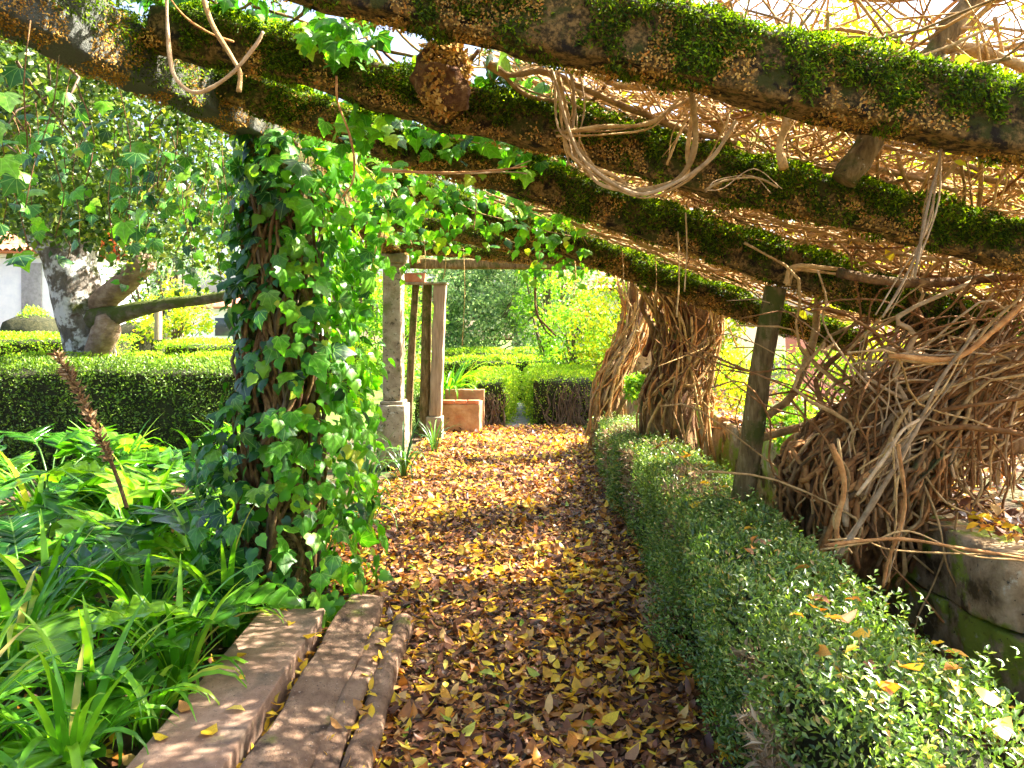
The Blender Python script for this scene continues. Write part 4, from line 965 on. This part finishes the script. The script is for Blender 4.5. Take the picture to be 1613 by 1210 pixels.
# hanging twig with a few leaves in the opening
tD = thing('hanging_twig', at(850, 440, 6.2), 'thin forked twig dangling from the ivied beam in the opening', 'twig')
add_stem(tD, [at(846, 400, 6.2), at(843, 455, 6.2), at(846, 495, 6.2), at(862, 515, 6.2), at(876, 530, 6.2)], [.014, .008], M_vineD, 6, 5, 'twig')
add_stem(tD, [at(850, 505, 6.2), at(860, 522, 6.2), at(872, 532, 6.2)], [.007, .005], M_vineD, 5, 4, 'twig')

# ------------------------------------------------------------------ ivy
IVM = [make_mesh('ivy_leaf', *tpl_ivy(c, l, tw, tp_), m, True) for c, l, tw, tp_, m in [(-.2, 1, .05, 1, M_ivyV), (-.4, .85, .1, 1.05, M_ivyV), (-.3, 1.1, -.08, .95, M_ivyV), (-.25, .9, .1, 1, M_ivybV), (-.4, 1, 0, 1.0, M_ivybV)]]
def frame(pos, x, z, s):
    x = nrm(x); z = np.asarray(z, float); z = z - x * (z @ x); z = nrm(z) if np.linalg.norm(z) > 1e-4 else nrm(np.cross(x, [.3, .5, .8])); y = np.cross(z, x)
    M = Matrix(((x[0] * s, y[0] * s, z[0] * s, pos[0]), (x[1] * s, y[1] * s, z[1] * s, pos[1]), (x[2] * s, y[2] * s, z[2] * s, pos[2]), (0, 0, 0, 1))); return M
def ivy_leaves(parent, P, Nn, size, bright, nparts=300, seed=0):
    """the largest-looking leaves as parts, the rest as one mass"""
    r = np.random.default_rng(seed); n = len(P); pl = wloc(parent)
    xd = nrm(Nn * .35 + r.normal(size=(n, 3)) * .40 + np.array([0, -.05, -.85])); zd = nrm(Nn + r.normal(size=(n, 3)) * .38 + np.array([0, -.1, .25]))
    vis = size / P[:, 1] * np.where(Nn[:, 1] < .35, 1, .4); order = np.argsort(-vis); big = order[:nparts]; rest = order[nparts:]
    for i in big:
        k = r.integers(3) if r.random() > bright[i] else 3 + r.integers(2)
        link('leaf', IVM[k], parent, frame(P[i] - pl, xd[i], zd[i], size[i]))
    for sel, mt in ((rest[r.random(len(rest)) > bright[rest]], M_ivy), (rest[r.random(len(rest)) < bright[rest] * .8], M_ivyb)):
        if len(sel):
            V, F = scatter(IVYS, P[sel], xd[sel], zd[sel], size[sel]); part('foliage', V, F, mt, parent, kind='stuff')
ri = np.random.default_rng(29)
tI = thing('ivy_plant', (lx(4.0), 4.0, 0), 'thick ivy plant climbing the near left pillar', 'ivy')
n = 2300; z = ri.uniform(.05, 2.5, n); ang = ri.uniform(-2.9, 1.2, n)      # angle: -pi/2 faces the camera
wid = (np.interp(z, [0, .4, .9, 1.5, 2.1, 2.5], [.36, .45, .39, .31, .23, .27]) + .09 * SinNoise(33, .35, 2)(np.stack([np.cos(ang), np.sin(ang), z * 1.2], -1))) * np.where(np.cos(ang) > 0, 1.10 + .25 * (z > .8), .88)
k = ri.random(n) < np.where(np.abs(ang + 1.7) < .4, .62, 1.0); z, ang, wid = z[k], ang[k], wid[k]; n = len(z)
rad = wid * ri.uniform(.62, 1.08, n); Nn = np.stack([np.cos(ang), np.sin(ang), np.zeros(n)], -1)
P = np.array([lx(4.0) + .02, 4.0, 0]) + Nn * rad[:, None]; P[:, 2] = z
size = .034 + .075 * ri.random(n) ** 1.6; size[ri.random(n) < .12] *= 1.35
ivy_leaves(tI, P, Nn, size, np.clip(.05 + .75 * (np.cos(ang) > .2), 0, 1), 300, 30)  # right-hand leaves mostly take the brighter green: side sunlight put into the colour
for k in range(60):
    a0 = ri.uniform(-3.0, .6); z0 = ri.uniform(0, 1.2); pts = []; a = a0
    for s in range(8): pts.append([lx(4.0) + math.cos(a) * ri.uniform(.15, .24), 4.0 + math.sin(a) * ri.uniform(.15, .24), z0 + s * .18]); a += ri.normal() * .25
    add_stem(tI, [p for p in pts if p[2] < 2.3], [.013, .008], [M_vineD, M_vineD, M_twig][ri.integers(3)], 5, 3)
# ivy hanging from the left beam
tJ = thing('ivy_plant', (lx(3.0) - .2, 3.0, 2.2), 'ivy curtain hanging under the left side beam in the upper left', 'ivy')
Ps = []; Ns = []
for k in range(74):
    Y = ri.uniform(2.0, 5.2); x0 = lx(Y) - ri.uniform(.05, .9); z0 = 2.45 - ri.random() * .15; L = ri.uniform(.2, .75) * (1 - .3 * (Y > 4)); m = int(L / .055); p = np.array([x0, Y, z0]); pts = [p.copy()]
    for s in range(m):
        p = p + np.array([ri.normal() * .02, ri.normal() * .02, -.055]); pts.append(p.copy())
        if ri.random() < .75: Ps.append(p + ri.normal(size=3) * .03); Ns.append(nrm(np.array([ri.normal() * .6 + .2, -1, .3])))
    add_stem(tJ, pts[::3] if len(pts) > 8 else pts, .002, M_vineD, 4, 2)
Ps = np.array(Ps); ivy_leaves(tJ, Ps, np.array(Ns), ri.uniform(.03, .075, len(Ps)), np.full(len(Ps), .35), 290, 31)
# ivy strands trailing along and below the beams in the middle
tK = thing('ivy_plant', at(760, 340, 4.6), 'bright young ivy trailing off the dark crossbeams above the path', 'ivy')
lines = [([(630, 185), (660, 205), (700, 215), (750, 225), (790, 235), (830, 250)], 3.3), ([(560, 190), (570, 215), (555, 180)], 3.0), ([(640, 270), (690, 295), (740, 330), (790, 345), (840, 360), (900, 372)], 4.3), ([(640, 290), (655, 320), (660, 345)], 3.8),
         ([(700, 300), (720, 330), (700, 370)], 4.4), ([(760, 310), (800, 320), (850, 340), (905, 360), (925, 385)], 4.5), ([(830, 350), (850, 390), (845, 420), (840, 445)], 5.6), ([(880, 365), (890, 400), (905, 430)], 5.6),
         ([(900, 380), (920, 410), (915, 445)], 5.6), ([(600, 230), (620, 280), (610, 340), (600, 400)], 4.0), ([(560, 280), (600, 330), (590, 400), (575, 460)], 4.0), ([(650, 350), (690, 385), (740, 395)], 6.0), ([(780, 365), (820, 385), (870, 380)], 5.5),
         ([(505, 60), (540, 68), (580, 58)], 2.75), ([(520, 230), (560, 250), (600, 300), (615, 350)], 3.9), ([(540, 250), (580, 300), (560, 350), (590, 420)], 4.0), ([(570, 260), (620, 300), (640, 350)], 4.4), ([(500, 40), (530, 52), (560, 45)], 2.8), ([(640, 360), (650, 395), (640, 430)], 6.5), ([(870, 330), (900, 350), (890, 390)], 5.2)]
Ps = []; Ns = []
for pts, d in lines:
    A = catmull([at(p[0], p[1], d) for p in pts], 8); add_stem(tK, [at(p[0], p[1], d) for p in pts], .003, M_vineT, 4, 4)
    for p in A:
        for q in range(3):
            if ri.random() < .62: Ps.append(p + ri.normal(size=3) * np.array([.05, .06, .045])); Ns.append(nrm(np.array([ri.normal() * .6, -1, .2])))
Ps = np.array(Ps); ivy_leaves(tK, Ps, np.array(Ns), ri.uniform(.04, .085, len(Ps)), np.full(len(Ps), .8), 290, 32)
tL = thing('ivy_plant', (-.8, 4.6, 2.5), 'dark ivy mat lying across the left half of the pergola roof', 'ivy')
n = 4200; X = ri.uniform(-1.7, .1, n); Y = 2.55 + 6.4 * ri.random(n) ** 1.2; P = np.stack([X, Y, roof_z(X, Y) + .03 + np.abs(ri.normal(size=n)) * .10], -1)
k = (SinNoise(34, .4, 2)(P) + np.clip(-X, 0, 1) * .7 > ri.uniform(-.3, .5, n)); P = P[k]; n = len(P)
Nn = nrm(np.stack([ri.normal(size=n) * .5, ri.normal(size=n) * .5 - .3, np.where(ri.random(n) < .5, 1., -.6)], -1)); ivy_leaves(tL, P, Nn, .04 + .06 * ri.random(n), np.full(n, .25), 280, 35)
for k in range(70):
    X, Y = ri.uniform(-1.6, .2), ri.uniform(2.5, 8.5); a = ri.uniform(0, 6.28); pts = []
    for q in range(7): pts.append([X, Y, float(roof_z(X, Y)) + .05 + .06 * ri.random()]); X += math.cos(a) * .16; Y += math.sin(a) * .16; a += ri.normal() * .4
    add_stem(tL, pts, [.008, .005], [M_vineD, M_vineT][ri.integers(2)], 5, 3)
# looping bare tendril at the upper left
tT = thing('vine_tendril', at(340, 20, 2.0), 'bare looping tendril dangling in the upper left corner', 'tendril')
add_stem(tT, [at(262, -20, 2.05), at(265, 60, 2.05), at(275, 120, 2.04), at(310, 146, 2.02), at(360, 120, 2.0), at(400, 75, 1.98), at(415, 50, 1.98)], .0055, M_vineG, 6, 6)
add_stem(tT, [at(315, -20, 2.1), at(335, 40, 2.08), at(365, 90, 2.06), at(378, 115, 2.06), at(376, 145, 2.06)], .006, M_vineT, 6, 5)
add_stem(tT, [at(255, -20, 2.1), at(290, 25, 2.1), at(330, 52, 2.1), at(368, 66, 2.1)], .003, M_vineO, 5, 5)
tT2 = thing('vine_tendril', at(545, 180, 2.6), 'thin dead tendril hanging beside the near ivied pillar', 'tendril')
add_stem(tT2, [at(530, 120, 2.6), at(532, 160, 2.6), at(550, 210, 2.6), at(558, 250, 2.6), at(556, 285, 2.6), at(540, 310, 2.6)], .004, M_vineO, 5, 5)
for (x, y, l, d) in [(1068, 380, 120, 3.0), (668, 390, 70, 6.0), (748, 300, 60, 3.9), (905, 420, 50, 5.4), (980, 410, 60, 4.4), (1032, 420, 55, 4.4), (700, 400, 40, 6.0), (730, 405, 140, 7.6), (1080, 350, 110, 2.9)]:
    add_stem(tB, [at(x, y - 15, d), at(x + 2, y + l * .4, d), at(x - 2, y + l, d)], .003, M_vineT, 4, 4)

# ------------------------------------------------------------------ bed on the left: acanthus, strap leaves, dead stalk
ACM = [make_mesh('acanthus_leaf', *tpl_acanthus(s), M_acan, True) for s in range(5)]
STM = [make_mesh('strap_leaf', *tpl_strap(a, w_, 9, tw, dr), M_strap, True) for a, w_, tw, dr in [(1.0, .055, .3, .8), (1.5, .06, -.3, 1.1), (1.9, .055, .5, 1.2), (.6, .06, -.2, .6), (2.3, .05, .2, 1.4)]]
STD = [make_mesh('dark_strap_leaf', *tpl_strap(a, w_, 9, tw, dr), M_strapd, True) for a, w_, tw, dr in [(1.2, .035, .3, .8), (1.9, .04, -.3, 1.1), (2.4, .035, .5, 1.2), (.8, .04, -.2, .6)]]
rp_ = np.random.default_rng(41)
def spread_label(kind, i): return i
def acanthus(X, Y, n, s, label):
    t = thing('acanthus_plant', (X, Y, 0), label, 'plant', 'acanthus plants in the left bed')
    a0 = rp_.uniform(0, 6.28)
    for k in range(n):
        a = a0 + k * 2.399; tilt = rp_.uniform(-.30, .55); x = np.array([math.cos(a), math.sin(a), tilt]); z = np.array([-math.cos(a) * tilt, -math.sin(a) * tilt, 1]) + rp_.normal(size=3) * .15
        link('leaf', ACM[rp_.integers(5)], t, frame(np.array([math.cos(a) * .03, math.sin(a) * .03, 0]), x, z, s * rp_.uniform(.75, 1.2)))
    return t
def straps(X, Y, n, s, label, meshes=STM, spread=1.0, z=0, group='strap leaved clumps in the left bed', lean=None):
    t = thing('strap_leaved_plant', (X, Y, z), label, 'plant', group)
    for k in range(n):
        a = rp_.uniform(0, 6.28) if lean is None else lean + rp_.normal() * .9
        x = np.array([math.cos(a), math.sin(a), 0]); tl = rp_.normal() * .12
        link('leaf', meshes[rp_.integers(len(meshes))], t, frame(np.array([math.cos(a) * .04 * spread * rp_.random(), math.sin(a) * .04 * rp_.random(), 0]), x + np.array([0, 0, tl]), np.array([-x[0] * tl, -x[1] * tl, 1]), s * rp_.uniform(.7, 1.15)))
    return t
# row by row: each entry is a place in the bed and what singles the plant out
AC = [(-1.95, 2.75, 8, .40, 'large glossy acanthus in the near left corner of the bed'), (-1.62, 3.15, 9, .40, 'acanthus with broad dark leaves just left of the flat granite slab'), (-2.35, 3.35, 9, .42, 'acanthus at the left edge, below the dead stalk'),
      (-1.95, 3.75, 9, .40, 'acanthus in the middle of the bed with sunlit leaves'), (-2.75, 4.05, 9, .42, 'acanthus at the far left edge of the picture, mid bed'), (-1.75, 4.35, 7, .36, 'acanthus left of the ivied pillar foot'),
      (-2.35, 4.6, 9, .42, 'acanthus with pale veins beside the dead stalk foot'), (-3.2, 4.9, 9, .44, 'acanthus below the dark hedge at the left edge'), (-2.75, 5.4, 9, .44, 'acanthus behind the dead stalk'), (-3.75, 5.8, 9, .46, 'acanthus furthest left under the dark hedge'),
      (-3.1, 6.2, 8, .44, 'tall acanthus under the middle of the dark hedge'), (-4.3, 6.7, 8, .46, 'light green acanthus against the left end of the dark hedge'), (-2.15, 5.3, 7, .38, 'acanthus half hidden by the left side of the pillar ivy')]
for X, Y, n, s, lab in AC: acanthus(X, Y, n + 2, s * (.88 if Y < 4.5 else 1.18), lab)
SP = [(-1.62, 2.75, 22, .55, 'strap leaved clump between the corner clump and the flat slab'), (-1.95, 2.55, 20, .6, 'strap leaved clump under the large glossy corner acanthus'), (-1.42, 2.75, 14, .45, 'short strap leaved clump leaning on the flat slab'), (-2.4, 3.7, 20, .62, 'strap leaved clump behind the left edge acanthus'), (-1.52, 2.45, 20, .55, 'strap leaved clump at the near end of the flat slab'), (-1.85, 2.35, 18, .60, 'strap leaved clump in the bottom left corner'), (-1.45, 3.05, 22, .58, 'arching strap leaved clump along the flat slab'), (-1.48, 3.6, 26, .60, 'strap leaved clump arching over the far end of the flat slab'),
      (-1.78, 3.45, 18, .60, 'strap leaved clump behind the broad dark acanthus'), (-2.15, 3.1, 18, .62, 'strap leaved clump between the corner acanthus plants'), (-1.75, 3.98, 20, .62, 'strap leaved clump at the left foot of the ivied pillar'), (-2.2, 4.15, 18, .62, 'strap leaved clump in mid bed'),
      (-2.0, 4.9, 22, .66, 'grassy strap leaved clump left of the pillar ivy'), (-2.55, 4.9, 18, .62, 'strap leaved clump behind the mid bed acanthus'), (-2.1, 5.7, 22, .70, 'tall strap leaved clump behind the ivied pillar'), (-2.65, 6.0, 22, .70, 'strap leaved clump in front of the dark hedge, right part'),
      (-2.4, 6.6, 22, .75, 'farthest strap leaved clump before the dark hedge'), (-2.95, 3.6, 16, .6, 'strap leaved clump at the left picture edge'), (-3.5, 5.3, 16, .62, 'strap leaved clump at the left edge below the hedge'), (-3.6, 6.5, 16, .62, 'strap leaved clump by the acanthus under the hedge middle')]
for X, Y, n, s, lab in SP: straps(X, Y, n + 12, s * (1.05 if Y < 4.5 else 1.2), lab)
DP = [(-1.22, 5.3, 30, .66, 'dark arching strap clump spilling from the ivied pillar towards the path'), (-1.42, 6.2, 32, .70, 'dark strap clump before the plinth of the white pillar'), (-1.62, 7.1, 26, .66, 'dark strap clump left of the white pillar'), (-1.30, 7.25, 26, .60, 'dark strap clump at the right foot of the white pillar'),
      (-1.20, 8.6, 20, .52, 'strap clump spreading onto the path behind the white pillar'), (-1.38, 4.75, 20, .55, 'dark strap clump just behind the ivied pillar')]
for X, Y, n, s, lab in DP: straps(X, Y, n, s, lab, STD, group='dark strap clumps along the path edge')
straps(-1.32, 10.9, 60, .85, 'big bright strap leaved clump growing behind the planter', STM, 2.5, .25, group=None)
# dead flower stalk
P = catmull([at(200, 800, 4.1), at(180, 740, 4.1), at(152, 680, 4.1), at(120, 610, 4.1), at(90, 560, 4.1)], 8)
t = thing('dead_flower_stalk', P[0], 'dry brown acanthus flower stalk leaning left over the bed', 'stalk')
V, F = tube(P, [.011, .007], 6); part('stalk', V, F, M_vineD, t, True)
A = P[10:]; n = 420; i = rp_.integers(0, len(A), n); dd = rdir(n); ax = nrm(P[-1] - P[10]); xd = nrm(dd - ax * (dd @ ax)[:, None] * .8 + ax * .5)
vv, ff = scatter(tpl_oval(.3, .3, .5, 3), A[i] + rp_.normal(size=(n, 3)) * .006, xd, rdir(n), rp_.uniform(.02, .055, n)); part('dry_bracts', vv, ff, M_dry, t, kind='stuff')

# ------------------------------------------------------------------ fallen leaves
GT = [tpl_oval(.46, .15, -.5, 3, .1, .02), tpl_oval(.55, -.08, .45, 3, -.12, .03), tpl_oval(.36, .35, -.2, 3, .15), tpl_oval(.62, .05, .8, 3, 0, .05)]
rl = np.random.default_rng(51)
def litter_on(name, P, size, mat, tilt=.28, parent=None):
    n = len(P); its = []; sel = rl.integers(0, 4, n)
    for k in range(4):
        m = sel == k; q = int(m.sum()); xd = np.stack([rl.normal(size=q), rl.normal(size=q), rl.normal(size=q) * tilt], -1); zd = np.stack([rl.normal(size=q) * tilt, rl.normal(size=q) * tilt, np.where(rl.random(q) < .5, 1, -1)], -1)
        its.append(scatter(GT[k], P[m], xd, zd, size[m] if np.ndim(size) else size, rl.uniform(.75, 1.15, q)))
    V, F = merge(its); o = link(name, make_mesh(name, V, F, mat)); return tag(o, kind='stuff')
n = 34000; Y = 1.6 + 9.0 * rl.random(n) ** 1.25; X = -1.35 - .012 * Y + (2.12 - .008 * Y) * rl.random(n); P = np.stack([X, Y, path_z(X, Y) + .004 + rl.random(n) ** 2 * .035], -1)
k = ~((X < -.62) & (Y < 3.75)); P = P[k]
tag(litter_on('leaf_litter', P, .030 + .055 * rl.random(len(P)) ** 1.3, M_litter), 'thick carpet of brown and yellow fallen leaves covering the path', 'leaf litter')
n = 9000; Y = 1.6 + 6.0 * rl.random(n) ** 1.2; X = rl.uniform(-1.3, .66, n); P = np.stack([X, Y, path_z(X, Y) + .02 + rl.random(n) * .02], -1); P = P[~((X < -.62) & (Y < 3.75)) & (rl.random(n) < .8)]
tag(litter_on('leaf_litter', P, rl.uniform(.010, .03, len(P)), M_brn, .6), 'crumbled brown leaf fragments strewn over the path', 'leaf litter')
n = 8000; Y = 1.6 + 8.0 * rl.random(n) ** 1.3; X = rl.uniform(-1.3, .66, n); P = np.stack([X, Y, path_z(X, Y) + .024 + rl.random(n) * .02], -1); P = P[~((X < -.62) & (Y < 3.75)) & (SinNoise(57, .45, 3)(P) > rl.uniform(.1, .9, n))]
tag(litter_on('leaf_litter', P, .035 + .045 * rl.random(len(P)), M_yel, .35), 'drifts of fresh yellow leaves lying on the brown path litter', 'leaf litter')
n = 5200; Y = rl.uniform(1.6, 9.5, n); X = 1.02 + (wall_x(Y) - 1.0) * rl.random(n) ; P = np.stack([X, Y, .02 + .10 * ((X - 1.0) / (wall_x(Y) - .9)) + rl.random(n) * .03], -1)
tag(litter_on('leaf_litter', P, rl.uniform(.04, .075, n), M_litter, .4), 'dark leaf litter in the ditch between the hedge and the wall', 'leaf litter')
n = 9000; Y = rl.uniform(1.6, 10, n); X = wall_x(Y) + .03 + 3.0 * rl.random(n) ** 1.7; P = np.stack([X, Y, np.maximum(bank_z(X, Y), np.where(X < wall_x(Y) + .25, .70, 0)) + .01 + rl.random(n) * .03], -1)
tag(litter_on('leaf_litter', P, rl.uniform(.04, .075, n), M_litter, .4), 'orange leaf litter lying on the bank and wall top', 'leaf litter')
n = 2600; Y = rl.uniform(1.8, 6.5, n); X = -1.45 - rl.random(n) * 1.6; P = np.stack([X, Y, .0 + rl.random(n) * .03], -1)
tag(litter_on('leaf_litter', P, rl.uniform(.04, .08, n), M_litter, .4), 'withered leaves on the soil under the left bed plants', 'leaf litter')
def zone(X, Y):
    side = 'beside the stone slabs' if X < -.35 and Y < 3.6 else 'by the foot of the ivied pillar' if X < -.5 else 'under the box hedge' if X > .35 else 'left of mid path' if X < 0 else 'right of mid path'
    return side + (', near the bottom edge' if Y < 2.5 else ', a little way along' if Y < 3.3 else ', farther along')
n = 420; Y = rl.uniform(1.6, 3.7, n); gx = rl.integers(0, 3, n); X = np.choose(gx, [-.925, -.70, -.60]) - .035 * (Y - 1.5) + rl.normal(size=n) * .02; P = np.stack([X, Y, .06 + .05 * rl.random(n)], -1)
tag(litter_on('leaf_litter', P, rl.uniform(.035, .06, n), M_yel, .5), 'yellow leaf litter packed in the grooves between the stone slabs', 'leaf litter')
for i in range(26):
    X, Y = rl.uniform(-.5, .6), rl.uniform(2.0, 7.0); a = rl.uniform(0, 3.14); L = rl.uniform(.08, .25); p = np.array([X, Y, .045]); d = np.array([math.cos(a), math.sin(a), 0])
    V, F = tube(catmull([p, p + d * L * .5 + np.array([0, 0, .008]) + rl.normal(size=3) * .008, p + d * L], 3), .0025, 5); solo('fallen_twig', V, F, M_vineT, 'thin dry fallen twig ' + zone(X, Y), 'twig', 'twigs on the path')
# single leaves that lie on top, nearest to the camera
LM = {m.name: [make_mesh('fallen_leaf', *g, m, True) for g in GT] for m in (M_yel, M_brn, M_orange, M_greenleaf)}
def fallen(pos, s, mat, label, group, zt=None, tilt=.25):
    z = np.array([rl.normal() * tilt, rl.normal() * tilt, 1]) if zt is None else zt
    a = rl.uniform(0, 6.28); M = frame(pos, np.array([math.cos(a), math.sin(a), rl.normal() * .15]), z, s)
    o = link('fallen_leaf', LM[mat.name][rl.integers(4)], None, M); return tag(o, label, 'leaf', group)
cand = []
while len(cand) < 206:
    Y = 1.9 + 3.0 * rl.random() ** 1.5; X = rl.uniform(-.95, .66)
    if X < -.50 and Y < 3.8: continue
    cand.append((X, Y))
for i, (X, Y) in enumerate(cand):
    u = rl.random(); mt, nm = (M_yel, 'yellow') if u < .55 else (M_brn, 'brown') if u < .78 else (M_orange, 'orange') if u < .93 else (M_greenleaf, 'greenish')
    fallen(np.array([X, Y, float(path_z(np.array(X), np.array(Y))) + .034 + rl.random() * .012]), rl.uniform(.055, .085), mt, f'{nm} fallen leaf {zone(X, Y)}', f'{nm} leaves on the path')
for i in range(64):
    Y = 1.4 + 4.8 * rl.random() ** 1.3; X = rl.uniform(.68, 1.02); b = h_shape(np.array([[X, Y, .70]]))[0]; u = rl.random(); mt, nm = (M_yel, 'yellow') if u < .3 else (M_brn, 'brown') if u < .65 else (M_orange, 'orange')
    fallen(b + np.array([0, 0, .014]), rl.uniform(.045, .075), mt, f'{nm} leaf caught on the box hedge, ' + ('nearest the camera' if Y < 2.1 else 'level with the vine stump' if Y < 3.0 else 'before the leaning pole' if Y < 3.8 else 'beyond the leaning pole') + (', path side' if X < .85 else ', wall side'), f'{nm} leaves on the hedge', tilt=.6)
for i in range(22):
    Y = rl.uniform(2.2, 3.6); k = rl.integers(2); X = -1.13 + rl.uniform(-.12, .12) if k == 0 else -.62 + rl.uniform(-.02, .02) - .02 * Y
    fallen(np.array([X, Y, .172 if k == 0 else .115]), rl.uniform(.05, .085), M_yel, ('yellow leaf on the flat granite slab, ' if k == 0 else 'yellow leaf in the slab groove, ') + ('near its far end' if Y > 3.2 else 'around its middle' if Y > 2.7 else 'near the bottom edge'), 'yellow leaves on the slabs' if k == 0 else 'yellow leaves in the slab grooves', tilt=.12)
